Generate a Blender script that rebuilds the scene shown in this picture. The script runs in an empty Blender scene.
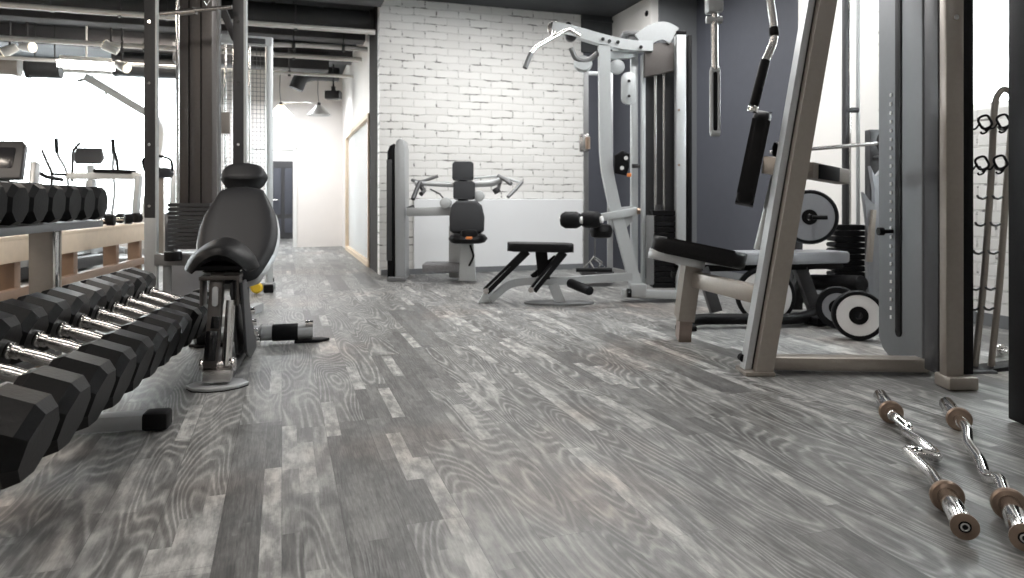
import bpy, bmesh, math, random
from mathutils import Vector, Matrix
random.seed(4)
PI = math.pi
C = bpy.context.scene.collection
H, FP, CX, HY = 0.8, 700.0, 512.0, 200.0

def P(px, py, Y):                       # photo point at depth Y -> world
    return Vector(((px-CX)*Y/FP, Y, H-(py-HY)*Y/FP))
def F(px, py, z=0.0):                   # photo point on the horizontal plane z
    Y = (H-z)*FP/(py-HY)
    return Vector(((px-CX)*Y/FP, Y, z))
TH = math.radians(18.2)
U = Vector((math.cos(TH), math.sin(TH), 0)); D = Vector((-math.sin(TH), math.cos(TH), 0)); Z = Vector((0,0,1))
def R(u, d, z=0.0): return U*u + D*d + Z*z

def frame(o, x, y):
    x = Vector(x).normalized(); y = Vector(y); z = x.cross(y).normalized(); y = z.cross(x)
    m = Matrix((x, y, z)).transposed().to_4x4(); m.translation = Vector(o); return m
ROOM = frame((0,0,0), U, D)

# ---------------------------------------------------------------- materials
MATS = {}
def mat(name, col, rough=0.5, metal=0.0, noise=0.0, bump=0.0, scale=40, emit=None, coat=0.0, spec=0.5):
    m = bpy.data.materials.new(name); m.use_nodes = True
    nt = m.node_tree; b = nt.nodes['Principled BSDF']
    b.inputs['Roughness'].default_value = rough; b.inputs['Metallic'].default_value = metal
    b.inputs['Base Color'].default_value = (*col, 1)
    b.inputs['Coat Weight'].default_value = coat
    b.inputs['Specular IOR Level'].default_value = spec
    if noise or bump:
        tc = nt.nodes.new('ShaderNodeTexCoord'); n = nt.nodes.new('ShaderNodeTexNoise')
        n.inputs['Scale'].default_value = scale; n.inputs['Detail'].default_value = 4
        nt.links.new(tc.outputs['Object'], n.inputs['Vector'])
        if noise:
            r = nt.nodes.new('ShaderNodeMix'); r.data_type = 'RGBA'
            r.inputs['A'].default_value = (*[c*(1-noise) for c in col], 1)
            r.inputs['B'].default_value = (*[min(1, c*(1+noise)) for c in col], 1)
            nt.links.new(n.outputs['Fac'], r.inputs['Factor']); nt.links.new(r.outputs['Result'], b.inputs['Base Color'])
        if bump:
            bp = nt.nodes.new('ShaderNodeBump'); bp.inputs['Strength'].default_value = bump; bp.inputs['Distance'].default_value = 0.002
            nt.links.new(n.outputs['Fac'], bp.inputs['Height']); nt.links.new(bp.outputs['Normal'], b.inputs['Normal'])
    if emit:
        b.inputs['Emission Color'].default_value = (*emit[0], 1); b.inputs['Emission Strength'].default_value = emit[1]
    MATS[name] = m
    return m
mat('leather', (0.009,0.009,0.010), 0.42, 0, .2, .35, 220, spec=.15)
mat('leather_grey', (0.040,0.042,0.046), 0.45, 0, .15, .35, 220, spec=.25)
mat('leather_light', (0.30,0.31,0.33), 0.45, 0, .1, .2, 200)
mat('silver', (0.44,0.455,0.465), 0.38, 0.35, .06, 0.05, 60)
mat('pale_silver', (0.53,0.555,0.565), 0.35, 0.25, .05, 0.05, 60)
mat('champagne', (0.36,0.325,0.29), 0.38, 0.55, .08, 0.05, 50)
mat('grey_steel', (0.20,0.205,0.21), 0.45, 0.3, .08, 0.05, 50)
mat('dark_steel', (0.060,0.061,0.065), 0.45, 0.3, .1, 0.1, 60)
mat('brown_steel', (0.115,0.105,0.10), 0.4, 0.4, .1, 0.1, 50)
mat('black', (0.006,0.006,0.007), 0.5, 0, .2, .1, 90, spec=.15)
mat('black_gloss', (0.006,0.006,0.007), 0.25, 0, .1, .0, 90, spec=.35)
mat('rubber', (0.010,0.0105,0.012), 0.55, 0, .25, .25, 120, spec=.15)
mat('leather_soft', (0.020,0.021,0.024), 0.5, 0, .15, .35, 220, spec=.3)
mat('rubber_head', (0.007,0.0073,0.008), 0.36, 0, .3, .25, 90, spec=.2)
mat('chrome', (0.80,0.79,0.78), 0.12, 1.0, .04, 0, 30)
mat('chrome_worn', (0.55,0.535,0.525), 0.26, 1.0, .12, .2, 200)
mat('copper', (0.34,0.255,0.20), 0.33, 0.9, .15, .1, 80)
mat('copper_steel', (0.30,0.24,0.21), 0.4, 0.5, .1, .1, 60)
mat('navy', (0.063,0.068,0.085), 0.7, 0, .08, .1, 12)
mat('pilaster', (0.165,0.175,0.185), 0.7, 0, .05, .1, 12)
mat('ceiling', (0.055,0.06,0.065), 0.8, 0, .2, .2, 6)
mat('dark_trim', (0.040,0.038,0.037), 0.9, 0, .1, .1, 8, spec=.2)
mat('beam', (0.085,0.085,0.09), 0.8, 0, .2, .2, 6)
mat('duct', (0.05,0.052,0.055), 0.55, 0.3, .2, .1, 8)
mat('duct_pale', (0.42,0.38,0.34), 0.5, 0.4, .1, .1, 8)
mat('conduit', (0.85,0.83,0.80), 0.4, 0.4, .08, 0, 20)
mat('plaster', (0.80,0.79,0.77), 0.6, 0, .03, .15, 5)
mat('plaster_warm', (0.80,0.76,0.725), 0.6, 0, .03, .15, 5)
mat('white_panel', (0.80,0.82,0.84), 0.35, 0, .02, .02, 3)
mat('wood', (0.74,0.60,0.45), 0.5, 0, .12, .1, 14)
mat('wood_dark', (0.30,0.20,0.14), 0.5, 0, .12, .1, 14)
mat('white_paint', (0.78,0.78,0.76), 0.4, 0, .03, 0, 20)
mat('yellow', (0.75,0.50,0.03), 0.4, 0, .08, 0, 30)
mat('orange', (0.70,0.22,0.06), 0.4, 0, .08, 0, 30)
mat('plate_white', (0.80,0.80,0.80), 0.45, 0, .04, 0.05, 40)
mat('plate_grey', (0.28,0.29,0.31), 0.5, 0.2, .06, 0.05, 40)
mat('shroud_grey', (0.17,0.178,0.19), 0.5, 0.2, .05, 0.05, 30)
mat('mesh_grey', (0.22,0.22,0.23), 0.5, 0.4, .3, 0, 90)
mat('screen', (0.03,0.03,0.035), 0.2, 0, .1, 0, 20)
mat('shade_glow', (.9,.85,.75), 0.5, 0, 0, 0, 1, ((1,0.86,0.62), 2.2))
mat('lamp_glow', (1,1,1), 0.5, 0, 0, 0, 1, ((1,0.93,0.82), 14))
mat('tube_glow', (1,1,1), 0.5, 0, 0, 0, 1, ((1,0.97,0.93), 22))
g = mat('glass', (0.9,0.95,0.95), 0.03)
g.node_tree.nodes['Principled BSDF'].inputs['Transmission Weight'].default_value = 1.0
g.node_tree.nodes['Principled BSDF'].inputs['IOR'].default_value = 1.02
g = mat('glass_frosted', (0.85,0.90,0.92), 0.25)
g.node_tree.nodes['Principled BSDF'].inputs['Transmission Weight'].default_value = 0.35

class N:                                  # tiny node builder
    def __init__(s, m): s.nt = m.node_tree
    def new(s, t, **kw):
        n = s.nt.nodes.new('ShaderNode'+t)
        for k, v in kw.items():
            if hasattr(n, k): setattr(n, k, v)
        return n
    def val(s, i, v):
        if hasattr(v, 'is_output'): s.nt.links.new(v, i)
        else: i.default_value = v
    def math(s, op, a, b=0.0, c=0.0):
        n = s.new('Math', operation=op); s.val(n.inputs[0], a); s.val(n.inputs[1], b)
        if op in ('MULTIPLY_ADD',): s.val(n.inputs[2], c)
        return n.outputs[0]
    def mix(s, f, a, b, mode='MIX'):
        n = s.new('Mix'); n.data_type = 'RGBA'; n.blend_type = mode
        s.val(n.inputs['Factor'], f); s.val(n.inputs['A'], a); s.val(n.inputs['B'], b)
        return n.outputs['Result']
    def comb(s, x, y, z=0.0):
        n = s.new('CombineXYZ'); s.val(n.inputs[0], x); s.val(n.inputs[1], y); s.val(n.inputs[2], z); return n.outputs[0]
    def noise(s, v, scale, detail=3, rough=.5, dist=0.0):
        n = s.new('TexNoise'); s.val(n.inputs['Vector'], v); n.inputs['Scale'].default_value = scale
        n.inputs['Detail'].default_value = detail; n.inputs['Roughness'].default_value = rough; n.inputs['Distortion'].default_value = dist
        return n.outputs['Fac']
    def ramp(s, f, stops):
        n = s.new('ValToRGB'); s.val(n.inputs[0], f); e = n.color_ramp.elements
        while len(e) < len(stops): e.new(0.5)
        for i, (p, c) in enumerate(stops):
            e[i].position = p; e[i].color = (*c, 1) if len(c) == 3 else c
        return n.outputs['Color']
    def white(s, v):
        n = s.new('TexWhiteNoise', noise_dimensions='2D'); s.val(n.inputs['Vector'], v); return n.outputs['Value']

def floor_material():
    m = mat('floor_wood', (.3,.3,.3), .35, spec=.5); b = m.node_tree.nodes['Principled BSDF']; n = N(m)
    tc = n.new('TexCoord'); sp = n.new('SeparateXYZ'); m.node_tree.links.new(tc.outputs['Object'], sp.inputs[0])
    x, y = sp.outputs[0], sp.outputs[1]
    def strips(w, l, seed):
        row = n.math('FLOOR', n.math('DIVIDE', x, w))
        off = n.white(n.comb(row, seed))
        yy = n.math('ADD', n.math('DIVIDE', y, l), n.math('MULTIPLY', off, 7.3))
        col = n.math('FLOOR', yy)
        rid = n.white(n.comb(row, n.math('ADD', col, seed)))
        fx = n.math('FRACT', n.math('DIVIDE', x, w)); fy = n.math('FRACT', yy)
        ex = n.math('MINIMUM', fx, n.math('SUBTRACT', 1.0, fx)); ey = n.math('MINIMUM', fy, n.math('SUBTRACT', 1.0, fy))
        gap = n.math('MAXIMUM', n.math('LESS_THAN', ex, .0011/w), n.math('LESS_THAN', ey, .0009/l))
        return rid, gap
    r1, g1 = strips(.145, 1.35, 3.0)          # broad printed boards
    r2, g2 = strips(.0483, .42, 11.0)          # narrow staves inside them
    # cathedral grain: contour lines of stretched noise, shifted per board
    gv = n.comb(n.math('ADD', n.math('MULTIPLY', x, 5.2), n.math('MULTIPLY', r1, 37.0)),
                n.math('ADD', n.math('MULTIPLY', y, 0.85), n.math('MULTIPLY', r1, 11.0)), 0.0)
    nz = n.noise(gv, 1.0, 1.5, .35, .25)
    rings = n.math('SINE', n.math('MULTIPLY', nz, 170.0))
    rings = n.math('MULTIPLY_ADD', rings, .5, .5)
    rings = n.math('POWER', rings, 2.4)
    fib = n.noise(n.comb(n.math('MULTIPLY', x, 260.0), n.math('MULTIPLY', y, 14.0), r2), 1.0, 3, .6)
    patch = n.noise(n.comb(n.math('MULTIPLY', x, 7.0), n.math('MULTIPLY', y, 2.2), r1), 1.0, 4, .6)
    blot = n.noise(n.comb(n.math('MULTIPLY', x, 26.0), n.math('MULTIPLY', y, 9.0), r2), 1.0, 4, .65)
    base = n.ramp(n.math('ADD', n.math('ADD', n.math('MULTIPLY', r1, .18), n.math('MULTIPLY', r2, .30)), n.math('MULTIPLY', patch, .55)),
                  [(0.22,(.062,.063,.063)), (0.5,(.145,.147,.145)), (0.8,(.285,.29,.285))])
    light = n.mix(n.math('MULTIPLY', n.math('GREATER_THAN', r2, .90), n.math('MULTIPLY_ADD', blot, 1.3, -.15)), base, (.60,.60,.585,1))
    dark = n.mix(n.math('MULTIPLY', n.math('LESS_THAN', r2, .10), .45), light, (.075,.075,.075,1))
    gr = n.mix(n.math('MULTIPLY', rings, n.math('MULTIPLY', n.math('MULTIPLY_ADD', patch, 1.0, .12), n.math('GREATER_THAN', r1, .18))), dark, (.46,.465,.455,1))
    gr = n.mix(.26, gr, n.ramp(fib, [(.3,(.05,.05,.05)), (.7,(.40,.40,.395))]), 'MIX')
    blc = n.ramp(blot, [(.40,(.50,.50,.50)), (.62,(1.40,1.40,1.38))])
    gr = n.mix(.6, gr, n.mix(1.0, gr, blc, 'MULTIPLY'))
    warm_reflection = n.ramp(n.noise(n.comb(n.math('MULTIPLY', x, 1.1), n.math('MULTIPLY', y, .8), 4.0), 1.0, 3, .6), [(.54,(0,0,0)), (.68,(1,1,1))])  # warm reflections on the floor, painted into its colour as random patches
    gr = n.mix(n.math('MULTIPLY', warm_reflection, .5), gr, n.mix(1.0, gr, (1.18,.94,.82,1), 'MULTIPLY'))
    gap = n.math('MULTIPLY', g1, .45)
    gr = n.mix(gap, gr, (.03,.03,.03,1))
    m.node_tree.links.new(gr, b.inputs['Base Color'])
    rg = n.ramp(blot, [(.3,(.34,)*3), (.8,(.50,)*3)]); m.node_tree.links.new(rg, b.inputs['Roughness'])
    bp = n.new('Bump'); bp.inputs['Strength'].default_value = .35; bp.inputs['Distance'].default_value = .0016
    hgt = n.math('SUBTRACT', n.math('ADD', n.math('MULTIPLY', rings, .5), n.math('MULTIPLY', fib, .6)), g1)
    m.node_tree.links.new(hgt, bp.inputs['Height']); m.node_tree.links.new(bp.outputs['Normal'], b.inputs['Normal'])
floor_material()

def brick_material(name, axis):           # axis 0: wall runs along local x, 1: along local y
    m = mat(name, (.8,.8,.8), .55); b = m.node_tree.nodes['Principled BSDF']; n = N(m)
    tc = n.new('TexCoord'); sp = n.new('SeparateXYZ'); m.node_tree.links.new(tc.outputs['Object'], sp.inputs[0])
    h = sp.outputs[axis]; z = sp.outputs[2]
    wob = n.noise(n.comb(h, z), 5.0, 3, .6)
    hh = n.math('ADD', h, n.math('MULTIPLY', wob, .035)); zz = n.math('ADD', z, n.math('MULTIPLY', n.noise(n.comb(h, z, 3.0), 6.0, 3, .6), .035))
    br = n.new('TexBrick'); m.node_tree.links.new(n.comb(hh, zz), br.inputs['Vector'])
    br.offset = .5; br.inputs['Scale'].default_value = 1.0
    br.inputs['Brick Width'].default_value = .25; br.inputs['Row Height'].default_value = .083
    br.inputs['Mortar Size'].default_value = .009; br.inputs['Mortar Smooth'].default_value = .3
    br.inputs['Bias'].default_value = -.2
    br.inputs['Color1'].default_value = (.79,.79,.775,1); br.inputs['Color2'].default_value = (.73,.73,.715,1)
    br.inputs['Mortar'].default_value = (.69,.69,.675,1)
    crack = n.math('MULTIPLY', br.outputs['Fac'], n.ramp(n.noise(n.comb(n.math('MULTIPLY', h, 2.2), n.math('MULTIPLY', z, 9.0)), 1.9, 5, .7),
                    [(.52,(0,0,0)), (.60,(1,1,1))]))
    col = n.mix(n.math('MULTIPLY', crack, .85), br.outputs['Color'], (.13,.125,.12,1))
    chip = n.ramp(n.noise(n.comb(h, z, 9.0), 9.0, 5, .7), [(.62,(0,0,0)), (.72,(1,1,1))])
    col = n.mix(n.math('MULTIPLY', chip, .25), col, (.62,.60,.57,1))
    m.node_tree.links.new(col, b.inputs['Base Color'])
    bp = n.new('Bump'); bp.inputs['Strength'].default_value = .6; bp.inputs['Distance'].default_value = .008
    hg = n.math('SUBTRACT', n.math('MULTIPLY', n.noise(n.comb(h, z, 5.0), 30.0, 4, .6), .35), br.outputs['Fac'])
    m.node_tree.links.new(hg, bp.inputs['Height']); m.node_tree.links.new(bp.outputs['Normal'], b.inputs['Normal'])
brick_material('brick_back', 0); brick_material('brick_side', 1)

# ---------------------------------------------------------------- mesh builder
class MB:
    def __init__(s): s.bm = bmesh.new()
    def _bevel(s, vs, r, seg=2):
        es = {e for v in vs for e in v.link_edges}
        es = [e for e in es if len(e.link_faces) == 2 and e.calc_face_angle(0) > .6]
        if es: bmesh.ops.bevel(s.bm, geom=es, offset=r, segments=seg, profile=.5, affect='EDGES', clamp_overlap=True)
    def box(s, c, size, m=None, r=0.0, seg=2):
        M = (m or Matrix()) @ Matrix.Translation(Vector(c)) @ Matrix.Diagonal((*size, 1))
        vs = bmesh.ops.create_cube(s.bm, size=1, matrix=M)['verts']
        if r: s._bevel(vs, r, seg)
        return s
    def bar(s, p0, p1, w, h, up=Z, r=0.004):      # rectangular bar; h measured along up
        p0, p1 = Vector(p0), Vector(p1); x = (p1-p0); up = Vector(up)
        if abs(x.normalized().dot(up.normalized())) > .98: up = Vector(D)
        y = up.cross(x).normalized()
        return s.box(((p1-p0).length/2,0,0), ((p1-p0).length, w, h), frame(p0, x, y), r)
    def prism(s, pts, t, m=None, r=0.0, seg=3):   # outline in local xy, extruded z from -t/2 to t/2
        m = m or Matrix()
        lo = [s.bm.verts.new(m @ Vector((a, b, -t/2))) for a, b in pts]
        hi = [s.bm.verts.new(m @ Vector((a, b, t/2))) for a, b in pts]
        n = len(pts)
        s.bm.faces.new(lo[::-1]); s.bm.faces.new(hi)
        for i in range(n): s.bm.faces.new((lo[i], lo[(i+1)%n], hi[(i+1)%n], hi[i]))
        if r:
            es = []
            for ring in (lo, hi):
                for i in range(n):
                    e = s.bm.edges.get((ring[i], ring[(i+1)%n])); es.append(e)
            bmesh.ops.bevel(s.bm, geom=es, offset=r, segments=seg, profile=.5, affect='EDGES', clamp_overlap=True)
        return s
    def cyl(s, p0, p1, r0, r1=None, n=20, cap=True, r=0.0):
        p0, p1 = Vector(p0), Vector(p1); r1 = r0 if r1 is None else r1
        q = (p1-p0).to_track_quat('Z', 'Y').to_matrix().to_4x4(); q.translation = (p0+p1)/2
        vs = bmesh.ops.create_cone(s.bm, cap_ends=cap, segments=n, radius1=r0, radius2=r1, depth=(p1-p0).length, matrix=q)['verts']
        if r: s._bevel(vs, r, 2)
        return s
    def lathe(s, prof, m=None, n=28):             # (radius, height) pairs round local z
        m = m or Matrix(); rings = []
        for rr, h in prof:
            if rr < 1e-5: rings.append([s.bm.verts.new(m @ Vector((0,0,h)))])
            else: rings.append([s.bm.verts.new(m @ Vector((rr*math.cos(2*PI*i/n), rr*math.sin(2*PI*i/n), h))) for i in range(n)])
        for a, b in zip(rings, rings[1:]):
            for i in range(n):
                j = (i+1)%n
                if len(a) == 1 and len(b) > 1: s.bm.faces.new((a[0], b[i], b[j]))
                elif len(b) == 1 and len(a) > 1: s.bm.faces.new((a[i], b[0], a[j]))
                elif len(a) > 1: s.bm.faces.new((a[i], b[i], b[j], a[j]))
        return s
    def tube(s, pts, r, n=12, closed=False, fil=0.0, flat=None):   # round tube (flat=(w,h,up): rectangular) along a polyline
        pts = [Vector(p) for p in pts]
        if fil:
            q = [pts[0]]
            for a, b, c in zip(pts, pts[1:], pts[2:]):
                d1 = (a-b); d2 = (c-b); f = min(fil, d1.length*.45, d2.length*.45)
                s0, s1 = b+d1.normalized()*f, b+d2.normalized()*f
                for k in range(6):
                    t = k/5; q.append(s0*(1-t)**2 + b*2*t*(1-t) + s1*t*t)
            q.append(pts[-1]); pts = q
        L = len(pts); rings = []; nx = None
        for i in range(L):
            if closed: t = (pts[(i+1)%L]-pts[i-1]).normalized()
            else: t = (pts[min(i+1,L-1)]-pts[max(i-1,0)]).normalized()
            if flat: nx = Vector(flat[2]).cross(t).normalized()
            elif nx is None: nx = t.orthogonal().normalized()
            else: nx = (nx - t*nx.dot(t)).normalized()
            ny = t.cross(nx)
            if flat: cs = [(-1,-1),(1,-1),(1,1),(-1,1)]; rings.append([s.bm.verts.new(pts[i]+nx*a*flat[0]/2+ny*b*flat[1]/2) for a, b in cs])
            else: rings.append([s.bm.verts.new(pts[i]+nx*r*math.cos(2*PI*k/n)+ny*r*math.sin(2*PI*k/n)) for k in range(n)])
        m = len(rings[0])
        for i in range(L if closed else L-1):
            a, b = rings[i], rings[(i+1)%L]
            for k in range(m): s.bm.faces.new((a[k], a[(k+1)%m], b[(k+1)%m], b[k]))
        if not closed: s.bm.faces.new(rings[0][::-1]); s.bm.faces.new(rings[-1])
        return s
    def build(s, name, material, parent=None, smooth=True, world=False, label=None):
        bm = s.bm
        bmesh.ops.recalc_face_normals(bm, faces=bm.faces)
        if world and parent is not None:
            inv = WORLD_INV[root_of(parent)]
            bmesh.ops.transform(bm, matrix=inv, verts=bm.verts)
        me = bpy.data.meshes.new(name); bm.to_mesh(me); bm.free()
        me.materials.append(MATS[material])
        if smooth:
            me.polygons.foreach_set('use_smooth', [True]*len(me.polygons))
            me.set_sharp_from_angle(angle=math.radians(38))
        o = bpy.data.objects.new(name, me); C.objects.link(o)
        if parent is not None: o.parent = parent
        if label: o['label'] = label
        return o

WORLD_INV = {}
def root_of(o):
    while o.parent: o = o.parent
    return o.name
def thing(name, label, cat, loc=(0,0,0), rz=0.0, group=None, m=None):
    o = bpy.data.objects.new(name, None); C.objects.link(o); o.empty_display_size = .1
    if m is None: m = Matrix.Translation(Vector(loc)) @ Matrix.Rotation(rz, 4, 'Z')
    o.matrix_world = m; WORLD_INV[o.name] = m.inverted()
    o['label'] = label; o['category'] = cat
    if group: o['group'] = group
    return o
def tag(o, label, cat, group=None, kind=None):
    o['label'] = label; o['category'] = cat
    if group: o['group'] = group
    if kind: o['kind'] = kind
    return o
def struct(name, mb, material, label=None, smooth=False, m=None):
    o = mb.build(name, material, None, smooth); o['kind'] = 'structure'; o['category'] = name.split('_')[0]
    if m is not None: o.matrix_world = m
    if label: o['label'] = label
    return o
def copy_thing(root, label, m=None, group=None):
    def rec(o, par):
        c = o.copy(); C.objects.link(c); c.parent = par
        for ch in list(o.children): rec(ch, c)
        return c
    r = rec(root, None); r['label'] = label
    if group: r['group'] = group
    if m is not None: r.matrix_world = m
    return r
def origin_box(mb_fn, name, material, c, label, cat, group=None, smooth=True, m=None):
    """single mesh thing whose origin sits at c (rotation from m)"""
    M = Matrix.Translation(Vector(c)) @ (m or Matrix())
    mb = mb_fn; bmesh.ops.transform(mb.bm, matrix=M.inverted(), verts=mb.bm.verts)
    o = mb.build(name, material, None, smooth); o.matrix_world = M
    return tag(o, label, cat, group)
def rrect(w, h, r, n=5):
    out = []
    for cx, cy, a0 in ((w/2-r, h/2-r, 0), (-w/2+r, h/2-r, 90), (-w/2+r, -h/2+r, 180), (w/2-r, -h/2+r, 270)):
        for i in range(n+1):
            a = math.radians(a0+90*i/n); out.append((cx+r*math.cos(a), cy+r*math.sin(a)))
    return out
def circle(r, n=32): return [(r*math.cos(2*PI*i/n), r*math.sin(2*PI*i/n)) for i in range(n)]
# ================================================================ the setting (room coordinates: x across, y depth)
CEIL = 2.97
struct('floor', MB().box((-2.4, 6.2, -.05), (13.6, 18.8, .1)), 'floor_wood', 'grey oak-look laminate floor of narrow staves', m=ROOM)
struct('ceiling', MB().box((-2.4, 6.2, CEIL+.1), (13.6, 18.8, .2)), 'ceiling', 'dark grey painted ceiling', m=ROOM)
struct('wall_back', MB().box((2.175, 7.62, CEIL/2), (2.37, .16, CEIL)), 'brick_back', 'white painted brick wall behind the shoulder press', m=ROOM)
struct('wall_back_navy', MB().box((3.56, 7.62, CEIL/2), (.40, .16, CEIL)), 'navy', 'narrow navy panel right of the white bricks', m=ROOM)
struct('trim_1', MB().box((3.54, 7.525, CEIL-.22), (.42, .03, .44)).bar((3.33,7.5,CEIL-.06),(3.75,7.5,CEIL-.06),.03,.03), 'ceiling', 'black band above the navy panel', m=ROOM)
struct('wall_side', MB().box((3.80, 7.07, 1.26), (.14, .94, 2.52)), 'navy', 'navy return wall behind the lat machine', m=ROOM)
ws = struct('trim_7', MB().box((3.795, 7.07, 2.745), (.15, .94, .45)), 'plaster', 'white bulkhead above the navy return wall', m=ROOM)
MB().cyl((3.73, 6.68, 2.80), (3.71, 6.68, 2.80), .03, n=16).build('sensor', 'black', ws)
struct('wall_pilaster', MB().box((4.05, 6.66, CEIL/2), (.48, .16, CEIL)), 'pilaster', 'mid grey pilaster behind the lat machine', m=ROOM)
struct('wall_right_navy', MB().box((4.35, 5.82, CEIL/2), (.16, 1.62, CEIL)), 'navy', 'navy stretch of the right wall', m=ROOM)
struct('wall_right_plaster', MB().box((4.35, 4.58, CEIL/2), (.16, .86, CEIL)), 'plaster', 'smooth white stretch of the right wall', m=ROOM)
# brick stretch of the right wall with a window opening (y 2.2..3.45, z 1.35..2.55)
wr = MB()
for y0, y1, z0, z1 in ((-3.2, 2.0, 0, CEIL), (3.5, 4.15, 0, CEIL), (2.0, 3.5, 0, 1.38), (2.0, 3.5, 2.6, CEIL)):
    wr.box((4.35, (y0+y1)/2, (z0+z1)/2), (.16, y1-y0, z1-z0))
struct('wall_right', wr, 'brick_side', 'white painted brick wall behind the collar rack', m=ROOM)
wf = MB()
for y0, y1, z0, z1 in ((2.0, 2.05, 1.38, 2.6), (3.45, 3.5, 1.38, 2.6), (2.0, 3.5, 1.38, 1.43), (2.0, 3.5, 2.55, 2.6), (2.72, 2.80, 1.38, 2.6)):
    wf.box((4.36, (y0+y1)/2, (z0+z1)/2), (.08, y1-y0, z1-z0), r=.004)
w1 = struct('window_1', wf, 'white_paint', 'white framed daylight window in the right brick wall', m=ROOM)
MB().box((4.37, 2.75, 1.99), (.012, 1.44, 1.16)).build('window_pane', 'glass', w1)
# white lower panel along the brick wall
struct('trim_2', MB().box((2.34, 7.515, .405), (1.98, .05, .81), r=.006), 'white_panel', 'smooth white waist-high panel below the bricks', m=ROOM)
struct('baseboard_back', MB().box((2.17, 7.485, .03), (2.34, .012, .06)), 'pilaster', m=ROOM)
struct('baseboard_right', MB().box((4.262, 1.7, .04), (.014, 9.8, .08)), 'pilaster', m=ROOM)
# dark end of the brick wall and the corridor side
struct('wall_end', MB().box((1.06, 8.07, CEIL/2), (.142, .74, CEIL)), 'dark_trim', 'dark grey end of the brick wall', m=ROOM)
struct('wall_corridor', MB().box((1.06, 10.0, (1.83+CEIL)/2), (.14, 3.14, CEIL-1.83)).box((1.06, 12.0, CEIL/2), (.14, .85, CEIL)), 'plaster_warm', 'pale corridor wall above the glass partition', m=ROOM)
fr = MB()
fr.box((1.02, 10.0, .03), (.10, 3.14, .06)).box((1.02, 10.0, 1.81), (.10, 3.14, .05)).box((1.02, 8.46, .92), (.10, .05, 1.8)).box((1.02, 11.55, .92), (.10, .05, 1.8))
w2 = struct('window_2', fr, 'wood', 'glass partition in a pale wooden frame along the corridor', m=ROOM)
MB().box((1.03, 10.0, .92), (.015, 3.06, 1.74)).build('window_pane', 'glass_frosted', w2)
struct('wall_office', MB().box((1.7, 10.0, CEIL/2), (.1, 4.9, CEIL)), 'plaster', 'white wall behind the glass partition', m=ROOM)
# end wall of the hall
we = MB()
for u0, u1, z0, z1 in ((.24, 1.1, 0, CEIL), (-.5, .24, 1.70, CEIL), (-1.05, -.5, 0, CEIL), (-8.4, -1.05, 2.79, CEIL), (-8.4, -1.05, 0, .42), (-9.2, -8.4, 0, CEIL)):
    we.box(((u0+u1)/2, 12.48, (z0+z1)/2), (u1-u0, .16, z1-z0))
struct('wall_far', we, 'plaster_warm', 'pale far wall of the hall', m=ROOM)
wf = MB()
for u0, u1, z0, z1 in ((-8.4, -1.05, 2.77, 2.79), (-8.4, -1.05, .42, .50), (-8.4, -8.34, .42, 2.79), (-1.09, -1.05, .42, 2.79)):
    wf.box(((u0+u1)/2, 12.46, (z0+z1)/2), (u1-u0, .08, z1-z0))
w3 = struct('window_3', wf, 'white_paint', 'wide blown-out window across the far end of the hall', m=ROOM)
MB().box((-4.72, 12.48, 1.61), (7.3, .012, 2.34)).build('window_pane', 'glass', w3)
# room beyond the opening, with its dark door
struct('wall_lobby', MB().box((-.3, 15.3, CEIL/2), (3.6, .1, CEIL)).box((-.95, 13.9, CEIL/2), (.1, 2.8, CEIL)).box((1.15, 13.9, CEIL/2), (.1, 2.8, CEIL)), 'plaster', 'white lobby behind the doorway', m=ROOM)
d0 = MB().box((.02, 15.2, .80), (.47, .06, 1.60), r=.01)
dr = struct('door_1', d0, 'dark_steel', 'dark panelled door seen through the far doorway', m=ROOM)
MB().box((-.09, 15.16, .98), (.15, .03, .95), r=.008).box((.13, 15.16, .98), (.15, .03, .95), r=.008).box((-.09, 15.16, .27), (.15, .03, .30), r=.008).box((.13, 15.16, .27), (.15, .03, .30), r=.008).build('door_panel', 'navy', dr)
MB().cyl((-.17, 15.17, .8), (-.17, 15.10, .8), .015).cyl((-.17, 15.10, .8), (-.08, 15.10, .8), .012).build('door_handle', 'chrome', dr)
dfm = MB()
for u0, u1, z0, z1 in ((-.50, -.44, 0, 1.70), (.18, .24, 0, 1.70), (-.50, .24, 1.64, 1.70)):
    dfm.box(((u0+u1)/2, 12.47, (z0+z1)/2), (u1-u0, .2, z1-z0), r=.004)
struct('trim_3', dfm, 'white_paint', 'white frame of the far doorway', m=ROOM)
struct('wall_left', MB().box((-9.2, 4.6, CEIL/2), (.16, 15.6, CEIL)), 'plaster', m=ROOM)
struct('wall_front', MB().box((-2.4, -3.2, CEIL/2), (13.6, .16, CEIL)), 'plaster', m=ROOM)
# ceiling beams across the hall
for i, (d, z0, t) in enumerate(((7.0, 2.74, .22), (8.6, 2.70, .24), (10.2, 2.74, .22))):
    struct('trim_%d' % (4+i), MB().box((-4.1, d, (z0+CEIL)/2), (10.1, t, CEIL-z0), r=.01), 'beam', 'dark beam under the hall ceiling', m=ROOM)

# ================================================================ services under the hall ceiling
def RW(u, d, z): return R(u, d, z)
def pipe(pts, r, label, material='conduit'):
    c = Vector(pts[0]); mb = MB().tube(pts, r, 10, fil=.12)
    o = origin_box(mb, 'conduit_pipe', material, c, label, 'pipe', 'conduits under the hall ceiling')
    a, b = Vector(pts[0]), Vector(pts[-1]); L = (b-a).length; k = max(2, int(L/1.6))
    for i in range(k):
        p = a.lerp(b, (i+.5)/k)
        m2 = MB().cyl(p, (p.x, p.y, CEIL), .008, n=8).box((p.x, p.y, p.z-.0), (.03, .03, 2*r+.03))
        bmesh.ops.translate(m2.bm, vec=-c, verts=m2.bm.verts)
        m2.build('pipe_hanger', 'dark_steel', o)
    return o
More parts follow.
